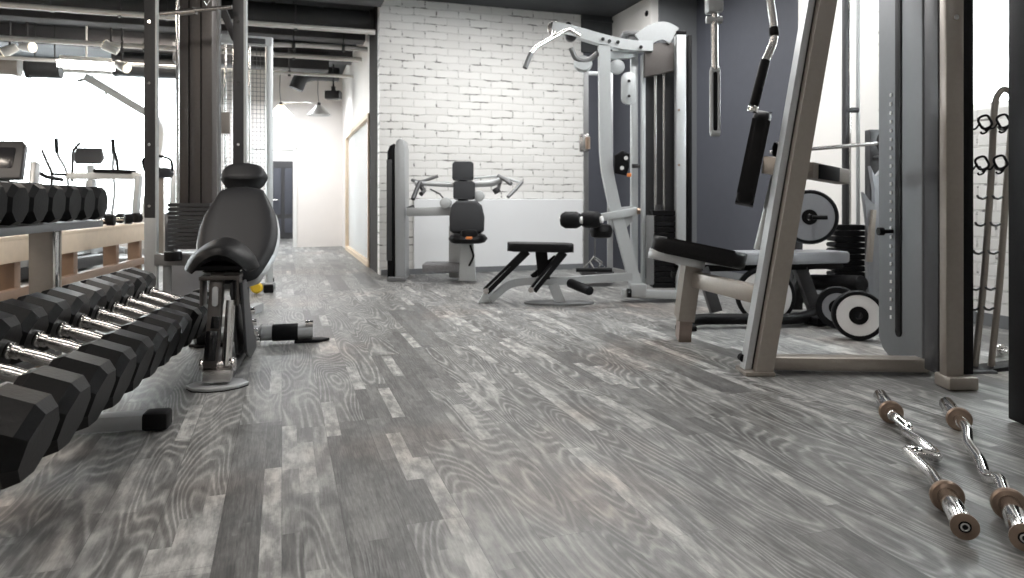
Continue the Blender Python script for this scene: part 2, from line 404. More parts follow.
# each pipe runs across the hall at its own depth and height
pipe([R(-8.8, 7.6, 2.62), R(-3.2, 7.6, 2.60), R(.95, 7.6, 2.60)], .028, 'pale conduit crossing the hall nearest the gym, highest of the long pipes')
pipe([R(-8.8, 8.9, 2.55), R(-2, 8.9, 2.55), R(.95, 8.9, 2.55)], .03, 'second pale conduit crossing the hall, lower and farther back')
pipe([R(-8.8, 9.5, 2.44), R(-2, 9.5, 2.44), R(.9, 9.5, 2.44)], .022, 'thin third conduit crossing the hall, lowest of the long pipes')
pipe([R(-.15, 8.2, 2.52), R(.2, 8.3, 2.56), R(.95, 8.3, 2.56)], .028, 'short pale pipe with a bend beside the corridor wall')
pipe([R(-6.6, 7.9, 2.47), R(-5.6, 7.8, 2.51), R(-4.4, 7.75, 2.53)], .026, 'pale pipe slanting up to the conduit above the hall windows')

def duct(c0, c1, r, label, material, end_cap=None):
    M = frame(c0, Vector(c1)-Vector(c0), Z)
    c0, c1 = Vector(c0), Vector(c1)
    mb = MB().cyl(c0, c1, r, n=32)
    L = (c1-c0).length; k = int(L/.9)
    for i in range(k+1):
        p = c0.lerp(c1, i/max(1, k)); q = (c1-c0).normalized()*.02
        mb.cyl(p-q, p+q, r+.012, n=32)
    for t_ in (.2, .8):
        p = c0.lerp(c1, t_); mb.cyl(p+Vector((0,0,r*.9)), Vector((p.x, p.y, CEIL-.004)), .008, n=8)
    return origin_box(mb, 'air_duct', material, c0, label, 'duct', 'air ducts')
a = duct(R(-6.8, 10.0, 2.42), R(-3.06, 10.0, 2.42), .10, 'pale round air duct at the far left under the ceiling', 'duct_pale')
a = duct(R(-2.95, 10.0, 2.42), R(-2.60, 10.0, 2.42), .115, 'dark round duct sleeve at the end of the pale duct', 'duct')
a = duct(R(-2.1, 10.5, 2.62), R(-.9, 10.5, 2.62), .17, 'dark duct above the right half of the hall window', 'duct')
a = duct(R(-3.2, 8.0, 2.80), R(.95, 8.0, 2.80), .13, 'dark duct high in front of the pendant lamps', 'duct')
# rectangular duct run with elbow near the corridor
o = origin_box(MB().box(R(-.35, 9.88, 2.66), (1.9, .42, .24), frame((0,0,0), U, D).to_3x3().to_4x4() if False else Matrix(), r=.01), 'air_duct', 'duct', R(-.35, 9.88, 2.66), 'flat dark duct box left of the corridor', 'duct', 'air ducts')
o.rotation_euler.z = TH
mb = MB()
pts = [R(.82, 10.9, 2.70), R(.45, 10.9, 2.70), R(.27, 10.9, 2.64), R(.20, 10.9, 2.45)]
mb.tube(pts, .105, 24, fil=.2)
origin_box(mb, 'air_duct', 'duct', R(.4, 10.9, 2.66), 'dark duct elbow turning down above the pendant lamps', 'duct', 'air ducts')
for s, (u, lab) in enumerate(((.72, 'small dark junction box on the corridor wall'),)):
    origin_box(MB().box(R(u, 10.6, 2.34), (.22, .16, .12), r=.01).box(R(u, 10.6, 2.42)+Vector((0,0,.0)), (.05, .05, .10)).cyl(R(u,10.6,2.4), R(u,10.6,CEIL), .012, n=8), 'junction_box', 'duct', R(u, 10.6, 2.34), lab, 'box')

# pendant lamps: bar with two conical shades
def pendant(c, label, lit):
    t = thing('pendant_lamp', label, 'lamp', c, group='pendant lamps')
    MB().lathe([(.03,.10),(.05,.095),(.07,.06),(.17,-.04),(.18,-.05),(.172,-.05),(.06,.05),(.0,.06)]).build('lamp_shade', 'shade_glow' if lit else 'white_paint', t)
    MB().lathe([(0,-.045),(.05,-.04),(.06,0),(.035,.05),(0,.06)], n=20).build('bulb', 'lamp_glow' if lit else 'white_paint', t)
    MB().cyl((0,0,.09),(0,0,.14),.025).tube([(0,0,.13),(-.02,0,.3),(.0,0,CEIL-c[2])], .005, 6).build('cord', 'dark_steel', t)
    return t
c1 = P(281, 112, 10.2); c2 = P(319, 112, 10.4)
pendant(c1, 'glowing white cone pendant lamp beside the steel frame', True)
pendant(c2, 'unlit white cone pendant lamp nearer the corridor wall', False)
origin_box(MB().cyl(c1+Vector((.02,0,.13)), c2+Vector((.0,0,.13)), .012, n=8), 'pendant_rail', 'conduit', c1, 'thin pale rail joining the two cone pendant lamps', 'rail')
# glaring tube light fixture over the hall
def tube_light(px0, px1, py, Y, label):
    a, b = P(px0, py, Y), P(px1, py+3, Y+.25)
    t = thing('tube_light', label, 'light', (a+b)/2)
    up = Vector((0,0,.06))
    MB().bar(a+up, b+up, .20, .05, r=.008).cyl((a+b)/2+up, Vector((((a+b)/2).x, ((a+b)/2).y, CEIL)), .01, n=8).build('housing', 'white_paint', t, world=True)
    for s in (-.055, .055):
        v = Vector((0, s, 0)); MB().cyl(a+v, b+v, .038, n=16).build('lamp_tube', 'tube_glow', t, world=True)
tube_light(60, 112, 64, 8.0, 'glaring fluorescent tube light over the left of the hall')
# spot heads on the conduits
def spot(px, py, Y, ang, label):
    c = P(px, py, Y); t = thing('spotlight', label, 'light', c, group='spotlights on the conduits')
    d = Vector((math.cos(ang), -.3, math.sin(ang))).normalized()
    MB().cyl(-d*.08, d*.08, .045, .062, n=20, r=.006).build('lamp_head', 'white_paint', t)
    MB().cyl(d*.078, d*.084, .052, n=20).build('lens', 'shade_glow', t)
    MB().tube([(0,0,0),(0,0,.12),(0,0,CEIL-c.z)], .012, 8).build('bracket', 'dark_steel', t)
spot(27, 47, 7.9, -.1, 'small white spotlight at the far left ceiling')
spot(10, 50, 8.1, -2.6, 'white spotlight tilted left at the picture edge')
spot(111, 48, 7.9, 2.6, 'white spotlight above the right end of the tube light')
spot(122, 66, 7.9, -.4, 'low white spotlight right beside the tube light')

# ================================================================ lights
def area(u, d, z, sx, sy, power, col=(1,.96,.91), rot=None):
    l = bpy.data.lights.new('ceiling_and_fill_light', 'AREA'); l.shape = 'RECTANGLE'; l.size = sx; l.size_y = sy; l.energy = power; l.color = col
    o = bpy.data.objects.new('ceiling_and_fill_light', l); C.objects.link(o); o.location = R(u, d, z); o.rotation_euler = rot or (0, 0, TH)
    return o
for u, d, p in ((-.9,.2,26),(2.4,.2,12),(-.9,3.0,34),(2.4,3.2,32),(3.3,4.2,34),(1.6,5.9,48),(2.9,5.9,48)):  # the lamp nearest the right wall is added to brighten its bricks
    area(u, d, CEIL-.06, 1.3, .5, p, (1,.93,.86) if u < 0 else (1,.985,.965))
for u, d, p in ((-4.4,2.0,80),(-4.4,6.0,90),(-6.6,9.0,60),(-1.4,9.6,50)):
    area(u, d, CEIL-.06, 1.3, .5, p, (1,.88,.76))
area(-.2, 11.2, CEIL-.5, 1.2, .5, 75, (.93,.96,1))  # unseen cool fill lamp, added to brighten the corridor end
# daylight entering through the right-hand window and the hall window
def window_light(p, look, sx, sy, power, col):
    o = area(0, 0, 0, sx, sy, power, col); o.data.cycles.is_portal = False
    o.location = p; o.rotation_euler = Vector(look).to_track_quat('-Z', 'Y').to_euler(); o.name = 'window_daylight'
window_light(R(4.52, 2.75, 2.0), -U, 1.5, 1.5, 90, (.95,.98,1))
window_light(R(-4.7, 12.68, 1.6), -D, 7.3, 2.4, 300, (.96,.98,1))
area(-.3, 13.8, CEIL-.06, 1.2, 1.2, 80, (.95,.97,1))  # unseen fill lamp added to brighten the lobby behind the doorway
area(1.35, 10.0, CEIL-.06, .4, 2.4, 60, (.95,.97,1))
w = bpy.data.worlds.new('World'); bpy.context.scene.world = w; w.use_nodes = True
bg = w.node_tree.nodes['Background']; bg.inputs[0].default_value = (.97,.985,1,1); bg.inputs[1].default_value = 6.0

# ================================================================ camera
cam = bpy.data.cameras.new('camera'); co = bpy.data.objects.new('camera', cam); C.objects.link(co)
co.location = (0, 0, H); co.rotation_euler = (PI/2, 0, 0)
cam.sensor_width = 36; cam.lens = FP/1024*36; cam.shift_y = -(289-HY)/1024
cam.dof.use_dof = True; cam.dof.focus_distance = 2.4; cam.dof.aperture_fstop = 4.5
bpy.context.scene.camera = co
vs = bpy.context.scene.view_settings
vs.view_transform = 'Standard'; vs.look = 'None'; vs.gamma = 1; vs.use_curve_mapping = False; vs.exposure = 0.0
# ================================================================ dumbbell rack and dumbbells
RZ = math.radians(11.8)
RACK_O = Vector((-1.302, 2.463, 0))
RACK = Matrix.Translation(RACK_O) @ Matrix.Rotation(RZ, 4, 'Z')
TILT = math.radians(19); UTILT = math.radians(4)
def tilted(x, z, y):                    # shelf frame: x axis points down towards the user
    return Matrix.Translation((x, y, z)) @ Matrix.Rotation(TILT, 4, 'Y')
rack = thing('dumbbell_rack', 'silver two-tier dumbbell rack at the left, filled with black hex dumbbells', 'rack', m=RACK)
for (x, z, y0, y1, w) in ((-.24, .216, -.95, 1.28, .44), (-.68, .712, -1.25, 1.235, .30)):
    sh = MB(); M = Matrix.Translation((x, 0, z)) @ Matrix.Rotation(TILT if z < .5 else UTILT, 4, 'Y')
    for s in (-1, 1):
        sh.box((s*w*.36, (y0+y1)/2, -.012), (.07, y1-y0, .014), M, .003).box((s*w*.36+s*.034, (y0+y1)/2, -.022), (.006, y1-y0, .030), M, .002)
    for yy in (y0+.03, -.4, .4, y1-.03): sh.box((0, yy, -.028), (w*.9, .04, .02), M, .003)
    sh.build('shelf', 'grey_steel', rack)
for yy in (-1.2, -.03, .86):
    MB().bar((-.65, yy, .05), (-.65, yy, .67), .10, .10, up=(0,1,0), r=.008).build('upright', 'champagne', rack)
    MB().box((-.594, yy-.03, .40), (.012, .045, .56), r=.002).build('upright_trim', 'chrome', rack)
    MB().bar((-.60, yy, .15), (-.24, yy, .145), .07, .04).build('shelf_arm', 'grey_steel', rack)
for yy in (-1.22, -.03):
    MB().bar((-.74, yy, .035), (.03, yy, .035), .07, .052, r=.006).build('foot', 'silver', rack)
    MB().bar((.015, yy, .034), (.10, yy, .034), .078, .062, r=.012).build('end_cap', 'black', rack)
    MB().bar((-.79, yy, .034), (-.72, yy, .034), .078, .062, r=.012).build('end_cap', 'black', rack)
MB().bar((-.62, -1.0, .12), (-.62, .9, .12), .05, .05).build('crossbar', 'grey_steel', rack)

def octhead(L, W, cx):                  # eight-sided head with tapered ends; W is flat to flat
    m = frame((cx, 0, 0), (0,1,0), (0,0,1))       # local z -> world +x
    Rc = W/2/math.cos(PI/8); rings = []; mb = MB()
    for zz, k in ((-.5,.80), (-.32,1.0), (.32,1.0), (.5,.80)):
        rings.append([mb.bm.verts.new(m @ Vector((Rc*k*math.cos(PI/8+PI/4*i), Rc*k*math.sin(PI/8+PI/4*i), zz*L))) for i in range(8)])
    for a, b in zip(rings, rings[1:]):
        for i in range(8): mb.bm.faces.new((a[i], a[(i+1)%8], b[(i+1)%8], b[i]))
    mb.bm.faces.new(rings[0][::-1]); mb.bm.faces.new(rings[-1])
    mb._bevel(list(mb.bm.verts), .003, 2)
    return mb
def dumbbell(lab, W, L, half, group, m):
    t = thing('rubber_dumbbell', lab, 'dumbbell', m=m, group=group)
    for q in (-1, 1):
        octhead(L, W, q*(half-L/2)).build('weight_head', 'rubber_head', t, smooth=False)
        MB().cyl((q*(half-L-.016), 0, 0), (q*(half-L+.002), 0, 0), .027, n=20, r=.003).build('collar', 'chrome', t)
    g = half-L-.014
    MB().lathe([(.0,-g),(.022,-g),(.022,-g*.74),(.016,-g*.72),(.016,-g*.60),(.020,-g*.58),(.021,-g*.3),(.0225,0),(.021,g*.3),(.020,g*.58),(.016,g*.60),(.016,g*.72),(.022,g*.74),(.022,g),(0,g)],
               frame((0,0,0),(0,1,0),(0,0,1)), 16).build('handle', 'chrome_worn', t)
    return t
ORD = ['nearest', 'second', 'third', 'fourth', 'fifth', 'sixth', 'seventh', 'eighth', 'ninth', 'tenth', 'eleventh', 'twelfth']
def bellrow(x, z, half, L, ys, widths, tier, group, tilt):
    n = len(ys)
    for i, (y, W) in enumerate(zip(ys, widths)):
        nm = 'nearest' if i == 0 else 'farthest' if i == n-1 else ORD[i] + ' from the near end'
        lab = 'black rubber dumbbell with chrome grip, %s on the %s rack shelf' % (nm, tier)
        m = RACK @ Matrix.Translation((x, y, z)) @ Matrix.Rotation(tilt, 4, 'Y') @ Matrix.Translation((0, 0, W/2+.001))
        dumbbell(lab, W, L, half, group, m)
lo_w = [.200,.196,.193,.190,.187,.184,.181,.179,.177,.175,.173,.172]
ys = [-.86]
for a, b in zip(lo_w, lo_w[1:]): ys.append(ys[-1]+(a+b)/2+.003)
bellrow(-.24, .220, .25, .15, ys, lo_w, 'lower', 'rubber dumbbells on the lower rack shelf', TILT)
up_w = [.160]*8
ys2 = [1.135-.1685*i for i in range(8)][::-1]
bellrow(-.70, .715, .19, .11, ys2, up_w, 'upper', 'rubber dumbbells on the upper rack shelf', UTILT)

# ================================================================ adjustable incline bench
B = Matrix.Translation(F(218, 387)) @ Matrix.Rotation(math.radians(14.5), 4, 'Z')   # local y runs from the front foot to the rear
bench = thing('incline_bench', 'black padded incline bench with headrest on a chrome front leg', 'bench', m=B)
ft = MB().prism([(-.135,-.005),(-.10,-.045),(-.03,-.065),(.04,-.06),(.10,-.035),(.135,.0),(.10,.045),(.03,.065),(-.05,.06),(-.11,.035)], .014, Matrix.Translation((0,-.005,.011)) @ Matrix.Diagonal((.93,1.35,1,1)), .004)
ft.build('foot_plate', 'silver', bench)
MB().prism([(-.13,-.005),(-.10,-.04),(-.03,-.06),(.04,-.055),(.10,-.03),(.13,.0),(.10,.04),(.03,.06),(-.05,.055),(-.11,.03)], .006, Matrix.Translation((0,-.005,.003)) @ Matrix.Diagonal((.95,1.4,1,1))).build('foot_pad', 'black', bench)
MB().box((0,0,.055), (.115,.09,.055), r=.008).cyl((-.07,0,.095),(.07,0,.095),.017,n=20,r=.002).cyl((-.072,0,.095),(-.055,0,.095),.028,n=20,r=.003).cyl((.055,0,.095),(.072,0,.095),.028,n=20,r=.003).build('pivot', 'chrome_worn', bench)
lg = MB().bar((-.03,.01,.08), (-.012,.09,.48), .055, .07, up=(0,1,0), r=.008)
lg.build('front_leg', 'brown_steel', bench)
MB().cyl((.032,0,.09), (.045,.06,.36), .020, n=24).build('piston', 'chrome', bench)
MB().cyl((-.03,-.035,.12),(-.022,-.005,.24),.024,n=20,r=.003).cyl((-.014,.0,.25),(-.010,.01,.30),.017,n=16,r=.002).build('adjuster_sleeve', 'black_gloss', bench)
nm = MB().prism(rrect(.024,.085,.011), .006, frame((-.014,.018,.385),(1,0,0),(0,.2,1)), .001)
nm.build('slotted_plate', 'silver', bench)
MB().box((-.0,.10,.462), (.165,.14,.018), r=.004).box((-.074,.10,.40), (.012,.12,.12), r=.003).box((.074,.10,.40), (.012,.12,.12), r=.003).build('seat_bracket', 'brown_steel', bench)
# slanted main frame plate to the rear stabiliser
mf = MB()
for s in (-.035, .035):
    mf.prism([(.02,.44),(.16,.44),(.50,.12),(.96,.10),(.96,.04),(.36,.04),(.20,.10)], .012, frame((.07+s*.6,0,0),(0,1,0),(0,0,1)), .003)
mf.build('main_frame', 'dark_steel', bench)
MB().bar((0.03,.05,.05),(.03,.95,.06),.06,.05,r=.006).build('floor_rail', 'dark_steel', bench)
MB().cyl((-.25,.90,.06),(.37,.90,.06),.042,n=24,r=.006).build('stabilizer', 'silver', bench)
for x0, x1 in ((-.235,-.12),(.15,.29)):
    MB().cyl((x0,.90,.06),(x1,.90,.06),.047,n=24,r=.008).build('stabilizer_grip', 'rubber', bench)
MB().prism([(-.08,-.04),(.06,-.045),(.11,0),(.06,.045),(-.08,.04)], .016, Matrix.Translation((.35,.90,.009)), .004).build('rubber_foot', 'black', bench)
MB().prism([(.08,-.04),(-.06,-.045),(-.11,0),(-.06,.045),(.08,.04)], .016, Matrix.Translation((-.17,.90,.009)), .004).build('rubber_foot', 'black', bench)
MB().cyl((.33,.88,.105),(.37,.88,.105),.018,n=14).build('bolt', 'chrome', bench)
for a, b, r_ in ((.62,.07,.03),(.5,.14,.016),(.42,.2,.016),(.34,.27,.016)): MB().cyl((.07,a,b),(.115,a,b),r_,n=14,r=.002).build('bolt', 'chrome', bench)

def grid_pad(fn, nu=18, nv=14, thick=.06, m=None):   # fn(u,v) -> surface point of the top side; closed with a rounded rim
    m = m or Matrix(); mb = MB()
    top = [[mb.bm.verts.new(m @ Vector(fn(i/nu*2-1, j/nv*2-1, 1))) for j in range(nv+1)] for i in range(nu+1)]
    bot = [[mb.bm.verts.new(m @ Vector(fn(i/nu*2-1, j/nv*2-1, -1))) for j in range(nv+1)] for i in range(nu+1)]
    for g in (top, bot):
        for i in range(nu):
            for j in range(nv): mb.bm.faces.new((g[i][j], g[i+1][j], g[i+1][j+1], g[i][j+1]))
    for i in range(nu):
        for j in (0, nv): mb.bm.faces.new((top[i][j], top[i+1][j], bot[i+1][j], bot[i][j]))
    for j in range(nv):
        for i in (0, nu): mb.bm.faces.new((top[i][j], top[i][j+1], bot[i][j+1], bot[i][j]))
    bmesh.ops.remove_doubles(mb.bm, verts=mb.bm.verts, dist=1e-5)
    return mb
def pad_fn(half_w, half_l, t, saddle=0.0, shape=None, px=3.2):
    def fn(u, v, s):
        # map square to superellipse outline; thickness swells away from the rim
        a = u*math.sqrt(max(0, 1-v*v*.5)) if shape is None else u
        b = v*math.sqrt(max(0, 1-u*u*.5)) if shape is None else v
        rr = (abs(u)**px + abs(v)**px)**(1/px); rim = max(abs(u), abs(v))
        th = t/2*(max(0, 1-rim**6))**.5
        w = half_w*(shape(v) if shape else 1)
        if shape: 
            k = 1.0; y = v*half_l*(1-.10*u*u*(1 if abs(v) > .5 else .4)); x = u*w
        else: x, y = a*w*1.0, b*half_l
        return (x, y, s*th - saddle*(u*u))
    return fn
# saddle seat, raised in the middle (front edge towards the viewer)
SEAT = frame((0,.12,.585), (1,0,0), (0,1,.14))
grid_pad(pad_fn(.155, .14, .065, saddle=.085, px=3), 22, 16, m=SEAT).build('seat', 'leather', bench)
MB().box((0,0,-.065), (.20,.22,.02), SEAT, .006).build('seat_board', 'black', bench)
MB().tube([SEAT@Vector((-.075,-.02,-.06)), SEAT@Vector((-.08,-.02,-.10)), SEAT@Vector((.08,-.02,-.10)), SEAT@Vector((.075,-.02,-.06))], .007, 8, fil=.02).build('seat_hinge', 'chrome', bench)
# backrest: pear-shaped pad leaning back, silver shell around its rim
v0, v1 = Vector((.030,.28,.40)), Vector((.022,.69,.86))
BACK = frame((v0+v1)/2, (1,0,0), (v1-v0).normalized())
hl = (v1-v0).length/2
def pear(v):                            # v=-1 bottom .. 1 top
    return 1.0 - .45*((-v-.05)/.95)**2.0 if v < -.05 else (1.0 - .45*((v+.05)/1.05)**1.8)
grid_pad(pad_fn(.185, hl, .085, shape=pear), 20, 30, m=BACK @ Matrix.Translation((0,0,.012))).build('backrest', 'leather_soft', bench)
grid_pad(pad_fn(.194, hl*1.02, .075, shape=pear), 20, 30, m=BACK @ Matrix.Translation((0,0,-.024))).build('back_shell', 'silver', bench)
grid_pad(pad_fn(.120, .070, .10, px=4, saddle=.012), 16, 12, m=frame(v1+(v1-v0).normalized()*.085+Vector((0,0,.0)), (1,0,0), (v1-v0).normalized()) @ Matrix.Translation((0,0,.005))).build('headrest', 'leather_soft', bench)
MB().bar(v0+Vector((0,.04,-.05)), v1+Vector((0,.04,-.05)), .05, .03, r=.004).bar((0.05,.50,.60),(.04,.62,.10),.04,.05,up=(0,1,0)).build('back_support', 'dark_steel', bench)

# ================================================================ generic cable tower helper pieces (world coordinates)
def stack(parent, c, w, d, z0, z1, n, material='black', m=None):
    g = MB(); M = m or Matrix()
    hgt = (z1-z0)/n
    for i in range(n):
        g.box((c[0], c[1], z0+hgt*(i+.5)), (w, d, hgt*.86), M, .002, 1)
    return g.build('weight_stack', material, parent, world=True)

# ---- rear steel frame machine at the left (px 209-271)
fm = Matrix.Translation(F(240, 290)) @ Matrix.Rotation(TH, 4, 'Z')
t = thing('cable_station', 'light steel cable station with guide rods behind the incline bench', 'gym machine', m=fm)
HT = 2.26
for x in (-.235, .245):
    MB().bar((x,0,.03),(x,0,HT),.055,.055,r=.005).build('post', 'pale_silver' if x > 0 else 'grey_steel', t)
MB().bar((-.26,0,HT-.04),(.27,0,HT-.04),.07,.08,r=.005).build('top_beam', 'pale_silver', t)
MB().box((.13,-.04,HT-.045),(.17,.02,.045),r=.004).build('label_plate', 'dark_steel', t)
for x, mt in ((-.12,'chrome'),(-.05,'chrome'),(.08,'chrome')):
    MB().cyl((x,0,.05),(x,0,HT-.08),.012,n=12).build('guide_rod', mt, t)
gm = MB()
for i in range(15): gm.box((-.215+i*.032,.07,1.2),(.004,.004,2.0))
for i in range(50): gm.box((.005,.073,.22+i*.04),(.45,.004,.004))
gm.build('wire_cover', 'grey_steel', t, smooth=False)
MB().box((-.15,-.01,1.48),(.14,.05,.19),r=.01).build('carriage', 'champagne', t)
MB().bar((-.26,0,.03),(.30,-.0,.03),.06,.06).bar((.245,-.25,.03),(.245,.25,.03),.06,.06).build('base', 'silver', t)
MB().box((.245,-.27,.035),(.08,.06,.07),r=.008).box((.245,.27,.035),(.08,.06,.07),r=.008).build('end_cap', 'black', t)
MB().lathe([(0,-.02),(.035,-.018),(.05,0),(.035,.018),(0,.02)], frame((.15,-.30,.05),(0,0,1),(1,0,0))).cyl((.15,-.30,.05),(.05,-.1,.05),.012).build('yellow_knob', 'yellow', t, label='yellow knob')
MB().box((-.02,.01,.5),(.30,.12,.5),r=.006).build('weight_stack', 'dark_steel', t)

# ---- nearer dark power cage at the left (px 146-245)
def on(px, Y, z): return Vector(((px-CX)*Y/FP, Y, z))
t = thing('cable_crossover', 'tall dark cable machine with bolted posts left of the incline bench', 'gym machine', on(195, 4.9, 0))
for px, Y, lab in ((151.5, 4.7, 'a'), (240, 4.7, 'b')):
    c = on(px, Y, 0)
    MB().box((c.x, c.y, (.68+2.6)/2), (.076, .05, 1.92), r=.004).build('post', 'dark_steel', t, world=True)
    MB().box((c.x, c.y, .35), (.076, .05, .66), r=.004).build('post_base', 'silver', t, world=True)
    k = MB()
    for z in (.76, 1.17, 1.58, 1.99, 2.4): k.cyl((c.x, c.y-.026, z), (c.x, c.y-.032, z), .010, n=10)
    k.build('bolts', 'chrome', t, world=True)
    MB().box((c.x+.042, c.y-.01, 1.35), (.009 if lab == 'a' else .016, .03, 2.5)).build('post_edge', 'pale_silver', t, world=True)
    MB().bar((c.x, c.y-.25, .03), (c.x, c.y+.35, .03), .07, .06).build('foot', 'silver', t, world=True)
a = on(178, 4.85, 0); MB().cyl((a.x,a.y,.5),(a.x,a.y,2.6),.014,n=12).build('guide_rod', 'chrome', t, world=True)
a = on(219, 4.6, 0); MB().cyl((a.x,a.y,.55),(a.x,a.y,2.6),.013,n=12).build('guide_rod', 'grey_steel', t, world=True)
c0 = on(178, 4.9, 0); c1 = on(214, 4.95, 0)
MB().box(((c0.x+c1.x)/2, 5.0, 1.65), (c1.x-c0.x, .16, 1.95), r=.006).build('shroud', 'brown_steel', t, world=True)
for px in (188, 200):
    a = on(px, 4.9, 0); MB().box((a.x, 4.915, 1.65), (.006, .008, 1.9)).build('shroud_seam', 'black', t, world=True)
a = on(185, 4.75, 0)
stack(t, (a.x, 4.88), .29, .16, .46, .78, 11, 'dark_steel')
a = on(173, 4.6, 0); MB().cyl((a.x,a.y,.40),(a.x,a.y,.46),.055,n=20,r=.008).build('stack_bumper', 'black', t, world=True)
p0, p1 = on(157, 4.7, .40), on(240, 4.7, .40)
MB().bar(p0, p1, .08, .075).bar((p0.x+.07,4.7,.02),(p0.x+.07,4.7,.37),.05,.05).build('stack_table', 'grey_steel', t, world=True)
a = on(187, 5.1, 0); MB().box((a.x, 5.1, .20), (.30, .03, .34), r=.006).build('stack_shroud', 'plate_grey', t, world=True)
MB().bar(on(151.5, 4.7, 2.6), on(240, 4.7, 2.6), .10, .08).build('top_beam', 'dark_steel', t, world=True)
a, b = P(160, 14, 4.6), P(232, 7, 4.6); MB().cyl(a, b, .015, n=12).cyl(P(180,13,4.6), P(196,11,4.6), .024, n=12).build('pull_up_bar', 'chrome_worn', t, world=True)
a, b = P(222, 8, 4.9), P(236, 40, 4.9); MB().bar(a, b, .03, .05).build('brace', 'dark_steel', t, world=True)
for k, (x, y, z) in enumerate((P(207, 3, 4.6),)):
    MB().tube([(x,y,z+.05),(x-.02,y,z+.02),(x,y,z-.01),(x+.02,y,z+.02),(x,y,z+.05)], .005, 8).build('carabiner', 'chrome', t, world=True)

# ================================================================ wooden ledge with things on it
L0, L1 = Vector((-3.39, 4.25, 0)), Vector((-4.04, 7.65, 0))
lm = frame(L0, (L1-L0).normalized(), Vector((0,0,1)).cross((L1-L0).normalized()))    # x along the ledge, y away to the left
t = thing('wooden_ledge', 'long pale wooden ledge on brown legs beyond the dumbbell rack', 'ledge', m=lm)
LL = (L1-L0).length
MB().box((LL/2-1.05, .15, .53), (LL+2.7, .34, .03), r=.004).build('ledge_top', 'wood', t)
MB().box((LL/2-1.05, 0, .445), (LL+2.7, .03, .17), r=.003).build('fascia_board', 'wood', t)
MB().box((LL/2-1.05, .05, .125), (LL+2.7, .06, .07), r=.003).build('plinth', 'wood_dark', t)
for x in (-2.1, -1.1, -.1, .9, 1.9, 2.9, 3.6):
    MB().box((x, .12, .26), (.09, .12, .515), r=.003).build('leg', 'wood_dark', t)
t_ledge = t
def ledge_pt(px):                      # where the photo column meets the ledge line
    k = (px-CX)/FP
    s = (k*L0.y - L0.x)/((L1-L0).x - k*(L1-L0).y)
    return L0 + (L1-L0)*s
# small black dumbbells lying on the ledge
for i, (px, off, lab) in enumerate(((113, .12, 'small black dumbbell on the ledge, nearest of three'), (128, .10, 'small black dumbbell on the ledge, middle of three'), (141, .12, 'small black dumbbell on the ledge by the dark post'))):
    c = ledge_pt(px) + lm.to_3x3() @ Vector((0, off, 0)); 
    m = Matrix.Translation((c.x, c.y, .547+.058)) @ Matrix.Rotation(.2+.5*i, 4, 'Z')
    t = thing('small_dumbbell', lab, 'dumbbell', m=m@Matrix.Diagonal((.9,.9,.9,1)), group='small dumbbells on the ledge')
    for s in (-1, 1): MB().cyl((s*.07,0,0),(s*.15,0,0),.062,n=10,r=.008).build('weight_head', 'rubber', t)
    MB().cyl((-.07,0,0),(.07,0,0),.016,n=12).build('handle', 'chrome', t)
c = ledge_pt(95) + lm.to_3x3() @ Vector((0,.14,0))
t = thing('step_board', 'flat black step lying on the wooden ledge behind the rack', 'step', m=Matrix.Translation((c.x, c.y-.5, .545)) @ Matrix.Rotation(1.7,4,'Z'))
MB().prism(rrect(.5,.22,.04), .035, Matrix.Translation((0,0,.045)), .008).build('platform', 'rubber', t)
for x in (-.17,.17): MB().box((x,0,.014),(.10,.2,.028),r=.004).build('foot', 'yellow', t)
# ---- yellow kettle-like supports under the ledge
for i, (px, lab) in enumerate(((3, 'yellow foam roller standing under the ledge at the left edge'), (18, 'yellow foam roller under the ledge beside the rack upright'))):
    c = ledge_pt(px) + lm.to_3x3() @ Vector((.1, .42, 0))
    t = thing('foam_roller', lab, 'foam roller', (c.x, c.y, 0), group='yellow foam rollers')
    MB().cyl((0,0,.0),(0,0,.36),.055,n=20,r=.012).build('roller_body', 'yellow', t)
    MB().cyl((0,0,.355),(0,0,.362),.035,n=20).build('core', 'black', t)

# ================================================================ cardio machines in the hall
def treadmill(px, Y, rz, label, cw=.42):
    c = on(px, Y, 0); t = thing('treadmill', label, 'treadmill', (c.x, c.y, 0), rz, group='cardio machines')
    MB().box((0,.62,.09),(.72,1.75,.13),r=.02).build('deck', 'dark_steel', t)
    MB().box((0,.66,.165),(.50,1.5,.015)).build('belt', 'black', t)
    MB().box((0,-.12,.15),(.70,.34,.22),r=.03).build('motor_hood', 'silver', t)
    for s in (-1,1):
        MB().bar((s*.33,-.08,.12),(s*.30,.12,1.18),.06,.09,up=(0,1,0),r=.01).build('upright', 'silver', t)
        MB().tube([(s*.30,.10,1.10),(s*.31,.30,1.04),(s*.31,.62,1.02)],.022,10,fil=.05).build('handrail', 'black', t)
    cm = frame((0,.10,1.19),(1,0,0),(0,.35,1))
    MB().prism([(-cw*.62,-.20),(cw*.62,-.20),(cw*.56,.16),(cw*.45,.21),(-cw*.45,.21),(-cw*.56,.16)],.07,cm,.015).build('console', 'dark_steel', t)
    MB().prism(rrect(cw*.7,.22,.02),.01,cm@Matrix.Translation((0,.02,-.04)),.002).build('screen', 'brown_steel', t)
    MB().prism(rrect(cw*.7,.22,.02),.01,cm@Matrix.Translation((0,.02,.04)),.002).build('screen', 'screen', t)
    MB().bar((0,.08,.8),(0,.1,1.12),.14,.05,up=(0,1,0),r=.01).build('console_neck', 'dark_steel', t)
    return t
treadmill(-4, 6.9, .12, 'dark treadmill console standing at the far left window edge', .36)
